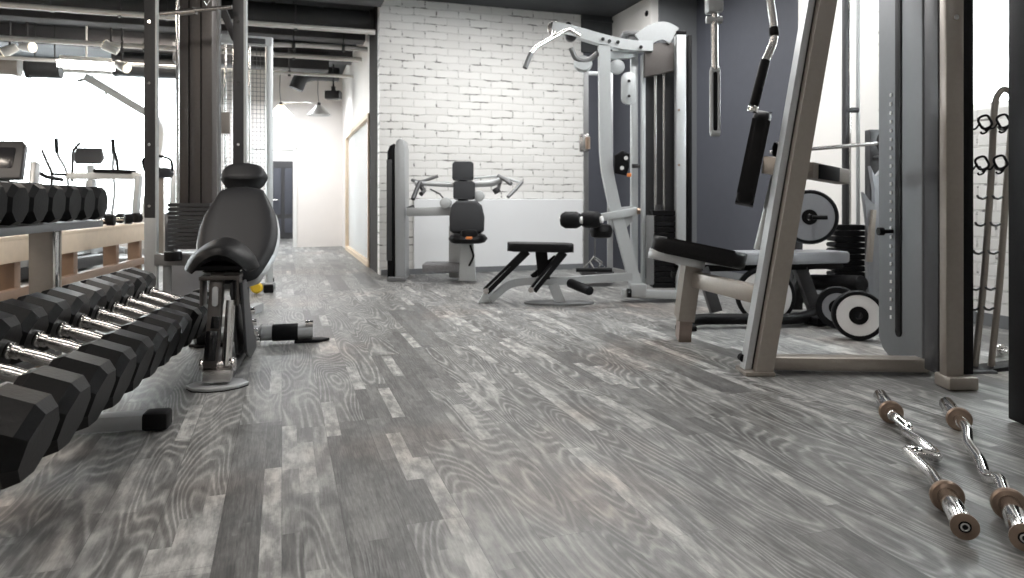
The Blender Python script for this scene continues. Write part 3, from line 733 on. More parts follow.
# elliptical with white side arms
def elliptical(px, Y, rz, label):
    c = on(px, Y, 0); t = thing('elliptical_trainer', label, 'elliptical trainer', (c.x, c.y, 0), rz, group='cardio machines')
    MB().box((0,-.55,.05),(.6,.12,.08),r=.015).box((0,.65,.05),(.55,.12,.08),r=.015).bar((0,-.6,.08),(0,.7,.08),.10,.08,r=.01).build('base', 'silver', t)
    MB().lathe([(0,-.09),(.28,-.09),(.32,-.06),(.32,.06),(.28,.09),(0,.09)], frame((0,.45,.42),(0,1,0),(0,0,1))).build('flywheel_cover', 'silver', t)
    MB().bar((0,.30,.3),(0,.10,1.30),.10,.09,up=(0,1,0),r=.02).build('mast', 'pale_silver', t)
    cm = frame((0,.04,1.42),(1,0,0),(0,.3,1))
    MB().prism([(-.16,-.11),(.16,-.11),(.20,-.02),(.16,.12),(-.16,.12),(-.20,-.02)],.07,cm,.015).build('console', 'dark_steel', t)
    MB().prism(rrect(.24,.14,.015),.01,cm@Matrix.Translation((0,.01,-.04)),.002).build('screen', 'brown_steel', t)
    for s in (-1,1):
        MB().tube([(s*.20,.30,.45),(s*.30,.15,.95),(s*.30,.05,1.25),(s*.36,-.08,1.42),(s*.36,-.12,1.62)],.020,10,fil=.1).build('moving_arm', 'pale_silver', t)
        MB().tube([(s*.36,-.09,1.45),(s*.36,-.12,1.66)],.027,10).build('grip', 'rubber', t)
        MB().bar((s*.14,.30,.32),(s*.14,-.62,.22),.05,.05,r=.008).build('pedal_arm', 'silver', t)
        MB().box((s*.14,-.35,.30),(.15,.38,.04),r=.012).build('pedal', 'rubber', t)
    return t
elliptical(88, 9.9, .2, 'elliptical trainer with dark console in front of the hall window')
# stretch machine with a long horizontal white bar and a black pad (px 50-140, y 172-180)
t = thing('chest_supported_machine', 'white framed machine with long horizontal arm and black pad before the window', 'gym machine', on(112, 8.8, 0))
Y = 8.8
MB().bar(P(68,176,Y), P(141,176,Y), .08, .085, r=.01).build('arm', 'white_paint', t, world=True)
MB().bar(P(96,171,Y), P(134,172,Y), .16, .05, r=.02).build('pad', 'leather', t, world=True)
MB().cyl(P(52,174,Y), P(68,175,Y), .018, n=12).build('handle', 'rubber', t, world=True)
a = P(91,180,Y); b = on(89,Y,.05); MB().bar(a, b, .09, .09, up=(0,1,0), r=.01).build('upright', 'silver', t, world=True)
a = P(139,176,Y); b = on(132,Y,.05); MB().bar(a, b, .07, .09, up=(0,1,0), r=.01).build('upright', 'pale_silver', t, world=True)
MB().tube([P(51,205,Y), P(52,172,Y), P(46,160,Y), P(42,150,Y)], .018, 10, fil=.06).build('side_handle', 'dark_steel', t, world=True)
MB().tube([P(72,182,Y), P(73,150,Y), P(80,143,Y)], .018, 10, fil=.06).build('side_handle', 'dark_steel', t, world=True)
MB().tube([P(118,172,Y), P(117,160,Y), P(113,148,Y)], .02, 10, fil=.06).build('side_handle', 'rubber', t, world=True)
MB().bar(on(89,Y,.04), on(134,Y,.04), .12, .07).build('base', 'silver', t, world=True)
# tall boom machine: pale arm rising to upper left, standing behind the dark post
t = thing('boom_machine', 'tall pale machine with a long arm slanting up to the left', 'gym machine', on(158, 10.4, 0))
Y = 10.4
MB().tube([P(86,77,Y), P(110,91,Y), P(140,109,Y), P(156,118,Y), P(162,130,Y), P(160,150,Y), P(148,195,Y), on(143,Y,.05)], .05, 4, fil=.25, flat=(.10,.085,(0,1,0))).build('boom', 'white_paint', t, world=True)
MB().cyl(P(80,82,Y)+Vector((0,-.06,0)), P(91,76,Y)+Vector((0,.06,0)), .022, n=12).cyl(P(106,90,Y), P(106,97,Y), .018, n=10).build('boom_hook', 'chrome_worn', t, world=True)
MB().bar(on(140,Y,.04)-Vector((.2,0,0)), on(140,Y,.04)+Vector((.35,0,0)), .1, .08).bar(on(140,Y,.04), on(140,Y+.3,.04), .1, .08).build('base', 'silver', t, world=True)
# exercise bike behind the guide rod
c = on(166, 9.0, 0); t = thing('exercise_bike', 'exercise bike with dark saddle seen between post and shroud', 'exercise bike', (c.x, c.y, 0), .2, group='cardio machines')
MB().box((0,-.4,.05),(.5,.1,.08),r=.01).box((0,.5,.05),(.5,.1,.08),r=.01).bar((0,-.45,.08),(0,.55,.08),.1,.07).build('base', 'silver', t)
MB().lathe([(0,-.06),(.26,-.06),(.28,0),(.26,.06),(0,.06)], frame((0,.25,.38),(0,1,0),(0,0,1))).build('flywheel_cover', 'dark_steel', t)
MB().bar((0,-.22,.1),(0,-.25,1.08),.08,.07,up=(0,1,0),r=.01).build('seat_post', 'champagne', t)
grid_pad(pad_fn(.16,.16,.13), 14, 14, m=Matrix.Translation((0,-.25,1.14))).build('saddle', 'leather_grey', t)
MB().tube([(-.16,-.32,1.17),(-.17,-.40,1.31),(0,-.42,1.35),(.17,-.40,1.31),(.16,-.32,1.17)],.016,10,fil=.08).build('back_bar', 'black', t)
MB().bar((0,.28,.5),(0,.42,1.2),.08,.07,up=(0,1,0),r=.01).build('mast', 'silver', t)
MB().tube([(-.22,.2,1.25),(-.2,.42,1.2),(.2,.42,1.2),(.22,.2,1.25)],.016,10,fil=.06).build('handlebar', 'black', t)
# ================================================================ shoulder press machine against the brick wall
def wparts(t): 
    return lambda mb, name, material, label=None: mb.build(name, material, t, world=True, label=label)
t = thing('shoulder_press', 'silver shoulder press machine with black seat in front of the brick wall', 'gym machine', on(455, 7.05, 0)); w = wparts(t)
Y = 6.95
# weight tower: rounded-top silver column with a dark open side
c = on(402, Y, 0)
tw = MB().prism([(-.052,0),(.052,0),(.052,1.30),(.035,1.38),(.0,1.40),(-.04,1.37),(-.052,1.30)], .26, frame((c.x-.02, Y+.13, .015), (1,0,0), (0,0,1)), .012)
w(tw, 'weight_tower', 'silver')
c2 = on(391.5, Y, 0)
w(MB().prism([(-.045,0),(.02,0),(.02,1.33),(-.02,1.31),(-.045,1.25)], .24, frame((c2.x, Y+.13, .03), (1,0,0), (0,0,1)), .01), 'tower_cover', 'black')
w(MB().box((c2.x-.02, Y-.02, .70), (.05,.02,1.0), r=.004), 'weight_stack', 'dark_steel')
w(MB().bar((c.x-.13,Y-.05,.02),(c.x+.05,Y-.05,.02),.10,.04), 'tower_foot', 'grey_steel')
# beam to the seat
w(MB().bar(P(407,212,Y), P(452,211,Y), .10, .085, r=.01), 'beam', 'silver')
w(MB().cyl(P(446,203,Y)+Vector((0,-.09,0)), P(446,203,Y)+Vector((0,.05,0)), .055, n=24, r=.01), 'pivot_disc', 'pale_silver')
w(MB().cyl(P(479,196,Y)+Vector((0,-.05,0)), P(479,196,Y)+Vector((0,.05,0)), .055, n=24, r=.01), 'pivot_disc', 'pale_silver')
w(MB().cyl(P(410,206,Y), P(413,214,Y), .04, n=14, r=.006), 'joint', 'dark_steel')
w(MB().bar(P(457,225,Y+.12), on(457,Y+.12,.02), .16, .12, up=(0,1,0), r=.015), 'column', 'silver')
w(MB().bar(P(424,267,Y), P(462,267,Y), .30, .085, r=.012), 'foot_rest', 'mesh_grey')
sup = MB().prism([(.0,0),(.17,0),(.14,.40),(.02,.40)], .10, frame(on(465,Y-.12,.012),(1,0,0),(0,0,1)) @ Matrix.Translation((-.06,0,0)), .01)
w(sup, 'seat_post', 'pale_silver')
w(MB().tube([P(470,245,Y-.2), P(474,256,Y-.2), P(469,266,Y-.2)], .010, 8, fil=.03), 'adjust_lever', 'black')
w(grid_pad(pad_fn(.19,.20,.09), 14, 14, m=frame(P(468,238.5,Y-.22),(1,0,0),(0,1,.0))), 'seat', 'leather')
w(grid_pad(pad_fn(.09,.07,.10), 12, 12, m=frame(P(469,235,Y-.34),(1,0,0),(0,1,.0))), 'seat_horn', 'leather')
w(MB().box(P(469,238,Y-.44), (.06,.02,.025), r=.008), 'seat_tag', 'orange')
def backpad(px0, px1, py0, py1, Yd, r=.022, tw_=.07):
    c = P((px0+px1)/2, (py0+py1)/2, Yd); ww = (px1-px0)*Yd/FP; hh = (py1-py0)*Yd/FP
    return MB().prism(rrect(ww, hh, r), tw_, frame(c, (1,0,0), (0,.12,1)), .022)
w(backpad(452.5, 473.5, 162, 180.5, Y-.02), 'upper_back_pad', 'leather_grey')
w(backpad(453.5, 475, 181.5, 199.5, Y-.05), 'middle_back_pad', 'leather_grey')
lp = [(-.16,-.13),(-.13,-.155),(.13,-.155),(.16,-.13),(.165,.0),(.14,.11),(.09,.155),(-.10,.155),(-.145,.11),(-.165,.0)]
w(MB().prism([(a*1.04,b*1.03) for a, b in lp], .08, frame(P(467,217,Y-.10),(1,0,0),(0,.12,1)), .025), 'lower_back_pad', 'leather_grey')
w(MB().bar(P(463,165,Y+.08), P(463,232,Y+.08), .10, .06, up=(0,1,0)), 'pad_support', 'dark_steel')
# arms and handles
w(MB().tube([P(415,183,Y), P(436,184,Y), P(455,185,Y)], .026, 12), 'press_arm', 'silver')
w(MB().tube([P(474,184,Y), P(493,183,Y), P(501,179,Y)], .036, 12, fil=.05), 'press_arm', 'silver')
w(MB().tube([P(474,178,Y), P(498,176,Y), P(522,183,Y)], .012, 8, fil=.05), 'upper_link', 'pale_silver')
w(MB().tube([P(438,176,Y), P(424,181,Y), P(419,182,Y), P(412,180,Y+.05)], .016, 10, fil=.04), 'upper_link', 'grey_steel')
w(MB().tube([P(420,182,Y-.05), P(416,191,Y-.12), P(413,199,Y-.2)], .022, 10), 'handle_grip', 'dark_steel')
w(MB().tube([P(419,183,Y), P(424,191,Y), P(421,194,Y-.05)], .024, 10), 'handle_grip', 'dark_steel')
w(MB().tube([P(498,176,Y), P(506,180,Y-.05), P(511,184,Y-.1)], .022, 10), 'handle_grip', 'grey_steel')
w(MB().tube([P(522,182,Y-.02), P(515,190,Y-.12), P(508,197,Y-.2)], .018, 10), 'handle_grip', 'grey_steel')
w(MB().cyl(P(495,188,Y), P(498,193,Y), .035, n=14, r=.006), 'joint', 'dark_steel')
w(MB().tube([P(501,179,Y), P(498,190,Y)], .018, 10), 'joint_link', 'grey_steel')
w(MB().tube([P(430,189,Y+.1), P(440,194,Y+.1), P(446,202,Y+.02)], .008, 8), 'cable', 'dark_steel')

# ================================================================ lat pulldown and low row machine
t = thing('lat_pulldown', 'tall pale lat pulldown machine with low row seat and black rollers', 'gym machine', on(610, 5.6, 0)); w = wparts(t)
Y = 5.55
w(MB().tube([P(604,46,Y), P(605,150,Y), P(607,172,Y), P(614,205,Y), P(637,290,Y)], .05, 4, fil=.12, flat=(.09,.085,(0,1,0))), 'upright', 'pale_silver')
w(MB().tube([P(552,28,Y), P(570,31,Y), P(600,40,Y), P(628,46.5,Y), P(652,47,Y)], .05, 4, fil=.10, flat=(.08,.095,(0,1,0))), 'top_boom', 'pale_silver')
for px, py in ((603,39),(609.5,41),(618,42),(641,47)):
    w(MB().cyl(P(px,py,Y-.05), P(px,py,Y-.065), .014, n=12), 'bolt', 'dark_steel')
w(MB().cyl(P(554,29,Y)+Vector((0,-.03,0)), P(554,29,Y)+Vector((0,.03,0)), .055, n=24, r=.006), 'pulley_wheel', 'chrome_worn')
w(MB().cyl(P(571,36,Y)+Vector((0,-.03,0)), P(571,36,Y)+Vector((0,.03,0)), .045, n=24, r=.006), 'pulley_wheel', 'dark_steel')
w(MB().cyl(P(568,26,Y)+Vector((0,-.03,0)), P(568,26,Y)+Vector((0,.03,0)), .025, n=24), 'pulley_wheel', 'black')
# curved guide under the boom
w(MB().tube([P(571,48,Y), P(576,60,Y), P(587,62,Y), P(598,53,Y)], .022, 10, fil=.06), 'pulley_bracket', 'grey_steel')
w(MB().lathe([(0,-.02),(.07,-.02),(.075,0),(.07,.02),(0,.02)], frame(P(583,64,Y),(1,0,0),(0,.5,1))), 'pulley_guard', 'pale_silver')
# second frame: cross beam, white column
w(MB().bar(P(609,56,Y+.05), P(636,54,Y+.1), .07, .06), 'cross_beam', 'pale_silver')
w(MB().bar(P(634,52,Y+.15), P(634,285,Y+.15), .055, .06, up=(0,1,0)), 'rear_column', 'pale_silver')
w(MB().prism(rrect(.115,.255,.05), .03, frame(P(628.5,88.5,Y-.02),(1,0,0),(0,0,1)), .006), 'pulley_plate', 'pale_silver')
for py in (81,96): w(MB().cyl(P(629,py,Y-.035), P(629,py,Y-.05), .012, n=12), 'bolt', 'dark_steel')
w(MB().cyl(P(617,67,Y+.05)+Vector((0,-.02,0)), P(617,67,Y+.05)+Vector((0,.02,0)), .06, n=24, r=.006), 'pulley_wheel', 'silver')
# black double pulley block halfway up
w(MB().prism([(-.06,-.08),(.03,-.10),(.055,-.03),(.06,.07),(.0,.10),(-.06,.06)], .05, frame(P(622,163,Y-.05),(1,0,0),(0,0,1)), .012), 'pulley_block', 'black')
w(MB().cyl(P(636,164,Y), P(636,168,Y), .035, n=16, r=.005), 'pulley_block', 'dark_steel')
for px, py in ((626,158),(622,168)): w(MB().cyl(P(px,py,Y-.085), P(px,py,Y-.072), .016, n=14), 'bolt', 'plate_white')
w(MB().box(P(629,175,Y-.05), (.035,.02,.03), r=.006), 'carabiner', 'orange')
# leg roller holder
w(MB().bar(P(598,218,Y-.02), P(637,211,Y-.02), .07, .06), 'roller_arm', 'pale_silver')
w(MB().cyl(P(637,211,Y-.06), P(640,211,Y-.06), .025, n=16), 'roller_arm_knob', 'copper')
w(MB().prism([(-.10,.10),(.10,.12),(.09,.0),(.0,-.10),(-.05,-.07)], .012, frame(P(621,221,Y-.02),(1,0,0),(0,0,1)), .003), 'gusset', 'silver')
def roller(cpx, cpy, r=.066, L=.15):
    c = P(cpx, cpy, Y-.10); d = Vector((.93,-.36,0)).normalized()
    w(MB().lathe([(0,-L/2),(r*.75,-L/2),(r,-L/2+.03),(r,L/2-.03),(r*.75,L/2),(0,L/2)], frame(c, d.orthogonal(), d.cross(d.orthogonal())), 24), 'roller', 'rubber')
    e = c + d*(L/2)
    w(MB().cyl(e, e+d*.02, .028, n=16, r=.003), 'roller_cap', 'plate_white')
roller(571, 220); roller(591, 219.5)
w(MB().cyl(P(560,219,Y+.0), P(600,219,Y-.05), .02, n=12), 'roller_axle', 'chrome')
w(grid_pad(pad_fn(.095,.12,.11,px=4), 12, 12, m=frame(P(601,231,Y+.05),(1,0,0),(0,1,0))), 'thigh_pad', 'leather')
# tower
w(MB().bar(P(643,55,Y+.1), P(643,292,Y+.1), .03, .06, up=(0,1,0), r=.003), 'tower_post', 'pale_silver')
w(MB().bar(P(680,33,Y), P(680,292,Y), .075, .09, up=(0,1,0), r=.006), 'tower_post', 'pale_silver')
w(MB().box(P(680,34,Y), (.08,.10,.03), r=.005), 'post_cap', 'black')
w(MB().bar(P(687,38,Y+.06), P(687,292,Y+.06), .03, .20, up=(0,1,0), r=.004), 'tower_back', 'black')
w(MB().prism([(-.12,-.15),(.115,-.10),(.115,.125),(-.12,.125)], .05, frame(P(659,59,Y+.02),(1,0,0),(0,0,1)), .008), 'top_shroud', 'brown_steel')
w(MB().tube([P(640,42,Y-.02), P(652,33,Y-.02), P(664,30,Y-.02), P(674,36,Y-.02)], .03, 8, fil=.1, flat=(.14,.03,(0,1,0))), 'cable_hood', 'silver')
w(MB().box(P(634,35,Y+.1), (.20,.16,.03), r=.004).box(P(633,41,Y+.1), (.09,.10,.07), r=.004), 'top_box', 'grey_steel')
for px in (655.5, 664):
    w(MB().cyl(P(px,72,Y+.08), P(px,288,Y+.08), .012, n=12), 'guide_rod', 'chrome_worn')
w(MB().box(P(660,165,Y+.17), (.24,.02,1.85)), 'tower_panel', 'dark_steel')
a = P(663,0,Y+.06)
stack(t, (a.x, a.y), .19, .13, .10, .72, 14, 'black')
w(MB().cyl(P(659,205,Y+.04), P(659,214,Y+.04), .03, n=14), 'selector_stem', 'dark_steel')
w(MB().prism(rrect(.06,.55,.01), .02, frame(P(650,250,Y-.0),(1,0,0),(0,0,1)), .004), 'stack_guard', 'grey_steel')
w(MB().bar(P(622,293,Y-.05), P(692,295,Y-.05), .10, .06, r=.006), 'tower_base', 'pale_silver')
w(MB().box(P(637,290,Y-.06), (.13,.13,.10), r=.01), 'base_joint', 'silver')
w(MB().cyl(P(627,293,Y-.12), P(631,293,Y-.12), .035, n=16), 'end_cap', 'black')
for py in (110, 165, 250): w(MB().cyl(P(679,py,Y-.045), P(679,py,Y-.055), .010, n=10), 'bolt', 'copper')
# low row bench part (nearer, runs to the left)
Y2 = 5.45
w(MB().tube([P(637,276,Y), P(560,281,Y2), P(524,281,Y2), P(508,284,Y2), P(490,300,Y2-.02)], .04, 4, fil=.12, flat=(.058,.07,(0,1,0))), 'long_beam', 'silver')
w(MB().prism([(-.06,0),(.03,0),(.055,.10),(.035,.14),(.0,.11)], .08, frame(on(486,Y2,.005),(1,0,0),(0,0,1)), .008), 'front_foot', 'pale_silver')
w(MB().tube([P(553,284,Y2), P(560,302,Y2)], .04, 4, flat=(.08,.10,(0,1,0))), 'support_leg', 'silver')
w(MB().prism([(a*.27,b*.12) for a, b in circle(1, 28)], .014, Matrix.Translation(on(559,Y2-.05,.008)), .004), 'oval_plate', 'grey_steel')
w(MB().prism(rrect(.51,.28,.05), .062, frame(P(540,247,Y2),(1,0,-.02),(0,1,0)), .02), 'seat', 'leather')
for a, b in (((527,251),(486,291)), ((564,252),(533,290))):
    w(MB().tube([P(*a,Y2-.10), P(*b,Y2-.10)], .035, 4, flat=(.06,.06,(0,1,0))), 'slide_rail', 'black')
    w(MB().tube([P(*a,Y2+.10), P(*b,Y2+.10)], .035, 4, flat=(.06,.06,(0,1,0))), 'slide_rail', 'black')
    w(MB().tube([P(a[0]-1,a[1],Y2-.125), P(b[0]-1,b[1],Y2-.128)], .004, 6), 'rail_edge', 'silver')
w(MB().cyl(P(486,291,Y2-.15), P(486,291,Y2+.15), .022, n=14), 'axle', 'chrome_worn')
w(MB().cyl(P(531,290,Y2-.15), P(531,290,Y2+.15), .022, n=14), 'axle', 'chrome_worn')
w(MB().tube([P(541,251,Y2), P(544,279,Y2)], .04, 4, flat=(.09,.09,(0,1,0))), 'seat_column', 'black')
w(MB().tube([P(532,277,Y2), P(556,257,Y2)], .03, 4, flat=(.04,.04,(0,1,0))), 'seat_brace', 'black')
w(MB().cyl(P(570,283,Y2-.1), P(590,291,Y2-.35), .035, n=16, r=.008), 'foot_roller', 'rubber')
# long lat bar hooked on the boom
a = P(575,30,Y-.12)
lb = thing('lat_bar', 'chrome bent lat pulldown bar hooked under the boom', 'lat bar', a); 
MB().tube([P(525,68,Y-.30), P(533,49,Y-.26), P(546,41,Y-.20), P(561,33,Y-.14), P(569,29,Y-.12), P(580,36,Y-.10)], .015, 12, fil=.06).build('bar', 'chrome', lb, world=True)
MB().tube([P(525,68,Y-.30), P(531,53,Y-.27)], .020, 12).build('grip', 'grey_steel', lb, world=True)
MB().cyl(P(554,31,Y-.13), P(552,39,Y-.16), .014, n=12).build('swivel', 'chrome_worn', lb, world=True)

# ================================================================ adjustable cable column behind (px 578-612)
t = thing('cable_column', 'slim cable column standing before the navy panel', 'gym machine', on(587, 6.6, 0)); w = wparts(t)
Y = 6.6
w(MB().bar(P(586,72,Y), P(586,272,Y), .045, .045, up=(0,1,0), r=.004), 'column', 'grey_steel')
w(MB().bar(P(583,73,Y), P(606,74,Y), .04, .035), 'top_arm', 'pale_silver')
w(MB().box(P(584,143,Y-.06), (.09,.08,.17), r=.015), 'trolley', 'chrome_worn')
w(MB().cyl(P(588,137,Y-.12), P(588,149,Y-.12), .022, n=14), 'pin_knob', 'copper')
w(MB().bar(P(580,272,Y), P(612,272,Y), .3, .04, r=.008), 'base_plate', 'dark_steel')
w(MB().bar(on(610,Y,.02), P(610,73,Y), .05, .05, up=(0,1,0)), 'column', 'silver')
w(MB().cyl(P(595,236,Y-.1), P(595,262,Y-.2), .008, n=8), 'cable', 'dark_steel')
tri = thing('row_handle', 'chrome triangle row handle hanging at the foot of the cable column', 'handle', P(595,262,Y-.3))
MB().tube([P(594,258,Y-.3), P(580,271,Y-.3), P(610,271,Y-.3)], .010, 8, closed=True).build('frame', 'chrome', tri, world=True)
MB().cyl(P(576,270,Y-.32), P(612,270,Y-.32), .018, n=12).build('grip', 'rubber', tri, world=True)
MB().tube([P(594,256,Y-.3), P(590,262,Y-.3), P(596,272,Y-.3), P(602,262,Y-.3)], .010, 8, closed=True).build('frame', 'chrome', tri, world=True)

# ================================================================ foreground press station on the right
t = thing('press_station', 'big champagne steel press station with slanted post, black seat and back pad', 'gym machine', on(820, 3.3, 0)); w = wparts(t)
# slanted post: two joined tubes
pb, pt = Vector((1.145, 3.22, 0.0)), Vector((1.145+.395, 3.22, 2.3))
pd = (pt-pb).normalized(); n1 = Vector((pd.z, 0, -pd.x))
yaw = D
w(MB().tube([pb+Z*.012, pt], .04, 4, flat=(.078,.09,(0,1,0))), 'slanted_post', 'champagne')
w(MB().tube([pb+Vector((-.056,.035,.012)), pt+Vector((-.056,.035,0))], .04, 4, flat=(.038,.07,(0,1,0))), 'post_flank', 'silver')
w(MB().tube([pb+Vector((-.030,.03,.02)), pt+Vector((-.030,.03,0))], .04, 4, flat=(.03,.06,(0,1,0))), 'post_groove', 'dark_steel')
w(MB().box(pb+Vector((-.02,.02,.010)), (.135,.15,.018), r=.004), 'post_foot', 'champagne')
w(MB().cyl(pb+Vector((-.065,.08,.06)), pb+Vector((-.065,.045,.06)), .018, n=14), 'bolt', 'black')
# base bar to the tower
w(MB().bar((1.19,3.27,.045), (1.90,3.22,.045), .09, .06, r=.008), 'base_bar', 'champagne')
# tower
sx, sy = 1.905, 3.40
sh = MB().prism([(-.20,.10),(-.16,.045),(-.10,.02),(.20,.02),(.20,2.5),(-.20,2.5)], .05, frame((sx, sy, 0), (-.02,-1,0), (0,0,1)), .008)
w(sh, 'tower_shroud', 'shroud_grey')
w(MB().box((sx+.115, sy+.02, 1.27), (.17,.36,2.46), r=.006), 'tower_body', 'dark_steel')
w(MB().box((sx-.028, sy-.0, 1.36), (.008,.050,2.40), r=.003).cyl((sx-.024,sy,.16),(sx-.032,sy,.16),.025,n=20), 'weight_slot', 'black')
tk = MB()
for i in range(26): tk.box((sx-.028, sy+.068, .22+i*.044), (.005,.012,.016))
w(tk, 'scale_marks', 'plate_white')
w(MB().cyl((sx-.02, sy+.06, .645), (sx-.08, sy+.05, .645), .010, n=12).cyl((sx-.075, sy+.05, .645),(sx-.10, sy+.05, .645), .02, n=14), 'selector_pin', 'black')
c = on(951.5, 2.98, 0)
w(MB().box(c+Z*1.26, (.076, .05, 2.46), r=.006), 'tower_post', 'champagne')
w(MB().box(c+Vector((.02,0,.03)), (.125,.11,.055), r=.008), 'post_foot', 'champagne')
w(MB().box(c+Vector((.062,.01,1.28)), (.046,.05,2.44), r=.004), 'post_back', 'black')
w(MB().box(c+Vector((-.008,.10,1.27)), (.04,.10,2.45), r=.004), 'post_side', 'dark_steel')
w(MB().cyl(c+Vector((-.0,-.025,1.57)), c+Vector((0,-.035,1.57)), .011, n=12), 'bolt', 'chrome')
# seat leg, arm to the post
s0 = on(683, 3.98, 0.012)
w(MB().bar(P(691,262,3.85), P(685,320,3.92), .125, .10, up=(1,0,0), r=.006) if False else MB().tube([P(692,260,3.86), P(684,318,3.93)], .05, 4, flat=(.09,.115,(0,1,0))), 'seat_leg', 'champagne')
w(MB().tube([P(685,312,3.93), s0], .05, 4, flat=(.07,.085,(0,1,0))), 'leg_insert', 'copper_steel')
w(MB().bar(P(694,279,3.86), P(768,297,3.26), .06, .085, r=.008), 'seat_arm', 'champagne')
w(MB().tube([P(676,266,3.8), P(673,276,3.75), P(674,270,3.7)], .014, 10), 'seat_lever', 'black')
SM = frame(P(697,250,3.85), (1,0,-.22), (.25,1,0))
a0, a1 = P(652,243,3.85), P(744,262,3.75)
dv = (a1-a0); SM = frame((a0+a1)/2+Z*.0, dv, (-.2,1,0))
w(MB().prism(rrect(dv.length, .30, .07), .088, SM, .032, 4), 'seat', 'leather')
w(MB().prism(rrect(.30,.27,.06), .055, frame(P(676,258.5,3.83), dv, (-.2,1,0)), .015), 'seat_tray', 'silver')
# back pad (tall, faces left) with bracket
b0, b1 = P(744,205,3.5), P(763,114,3.5)
bd = (b1-b0)
w(MB().prism(rrect(bd.length, .26, .05), .085, frame((b0+b1)/2, bd, (.35,1,0)), .028), 'back_pad', 'leather')
w(MB().bar(P(768,165,3.4), P(792,168,3.3), .10, .085, r=.005), 'pad_bracket', 'champagne')
w(MB().bar(P(806,170,3.3), P(843,177,3.55), .07, .075, r=.005), 'pad_bracket', 'champagne')
w(MB().bar(P(812,171.5,3.33), P(832,175,3.47), .08, .07, r=.004), 'bracket_sleeve', 'black')
w(MB().cyl(P(790,116,3.5), P(758,250,3.5), .022, n=16, r=.004), 'adjust_tube', 'pale_silver')
w(MB().cyl(P(774.5,150,3.42), P(783,150,3.42), .04, n=16, r=.006), 'adjust_knob', 'black')
w(MB().cyl(P(800,118,3.55), P(772,240,3.55), .012, n=12), 'adjust_rod', 'chrome')
# overhead beam carrying the handles (mostly above the picture)
w(MB().bar(Vector((.75,3.30,2.05)), Vector((1.95,3.30,2.05)), .10, .10), 'overhead_beam', 'champagne')
for name, pts, g0, g1 in (('a', [(714,-60),(714,5),(714,134)], (714,72),(714,130)),):
    Yh = 3.3
    w(MB().tube([P(714,-50,Yh), P(714.5,30,Yh), P(715,70,Yh)], .017, 14), 'press_handle', 'chrome_worn')
    w(MB().tube([P(711.5,70,Yh), P(711.5,133,Yh)], .010, 12).tube([P(718.5,70,Yh), P(718.5,133,Yh)], .010, 12).cyl(P(715,70,Yh-.0)+Vector((-.02,0,0)), P(715,70,Yh)+Vector((.02,0,0)), .016, n=12).cyl(P(715,133,Yh)+Vector((-.022,0,0)), P(715,133,Yh)+Vector((.022,0,0)), .016, n=12, r=.004), 'handle_loop', 'pale_silver')
    w(MB().cyl(P(715,72,Yh), P(715,131,Yh), .012, n=12), 'handle_grip', 'black')
    w(MB().box(P(714,2,Yh), (.075,.07,.11), r=.012).cyl(P(706,20,Yh), P(722,20,Yh), .018, n=14, r=.003), 'handle_mount', 'silver')
    w(MB().bar(Vector((P(714,0,Yh).x,Yh,1.75)), Vector((P(714,0,Yh).x,Yh,2.05)), .05,.05), 'handle_hanger', 'champagne')
Yh = 3.25
hp = [P(768,-60,Yh), P(770,0,Yh), P(774,26,Yh), P(774,42,Yh), P(764,64,Yh), P(752,108,Yh)]
w(MB().tube(hp[:5]+[P(763,66,Yh)], .0185, 14, fil=.04), 'press_handle', 'chrome_worn')
w(MB().cyl(P(773.5,27,Yh), P(774.2,36,Yh), .0215, n=16, r=.003), 'handle_ring', 'black')
w(MB().cyl(P(765.5,60,Yh), P(753.5,107,Yh), .0225, n=16, r=.003), 'handle_grip', 'black')
w(MB().cyl(P(753.5,106,Yh), P(752,112,Yh), .024, n=16, r=.004), 'grip_end', 'chrome')
w(MB().bar(Vector((P(768,-60,Yh).x,3.28,1.98)), Vector((P(768,-60,Yh).x,3.28,2.05)), .05,.05), 'handle_hanger', 'champagne')

# ================================================================ flat bench press behind with plates
t = thing('bench_press', 'black framed flat bench press with grey-topped pad behind the press station', 'bench', on(780, 4.7, 0)); w = wparts(t)
Y = 4.75
a0, a1 = P(700,258,4.55), P(838,256,4.9)
dv = a1-a0
w(MB().prism(rrect(dv.length, .27, .05), .075, frame((a0+a1)/2, dv, (-.2,1,0)), .018), 'bench_pad', 'leather_light')
w(MB().bar(a0-Z*.06, a1-Z*.06, .10, .05), 'pad_frame', 'black')
w(MB().tube([P(686,329,4.30)+Z*.02, P(694,320,4.35)+Z*.0, P(706,319,4.36), P(800,319,4.40), P(832,305,4.9)], .035, 14, fil=.12), 'base_tube', 'black')
w(MB().box(P(686,330,4.28)+Z*.012, (.12,.07,.03), r=.008), 'end_cap', 'black')
w(MB().bar(P(702,268,4.5), P(716,312,4.45), .07, .07, up=(0,1,0)), 'leg', 'dark_steel')
w(MB().bar(P(798,264,4.8), P(815,310,4.75), .08, .08, up=(0,1,0)), 'leg', 'dark_steel')
w(MB().bar(P(806,262,4.8), P(792,300,4.85), .06, .06, up=(0,1,0)), 'leg_brace', 'dark_steel')
w(MB().bar(F(800,316,.03), F(826,322,.03), .12, .05), 'rear_foot', 'black')
up0, up1 = on(796, 5.0, 0), on(872, 5.0, 0)
for c in (up0, up1):
    w(MB().bar(c+Z*.02, c+Z*1.30, .07, .07, up=(0,1,0)), 'upright', 'dark_steel')
    w(MB().tube([c+Vector((0,-.03,1.10)), c+Vector((0,-.13,1.10)), c+Vector((0,-.15,1.20))], .014, 8, fil=.03), 'bar_hook', 'dark_steel')
w(MB().bar(up0+Z*.10, up1+Z*.10, .06, .06), 'crossbar', 'dark_steel')
w(MB().cyl(P(812,282,4.95), P(862,284,4.5), .055, n=20, r=.01), 'plate_horn', 'black')
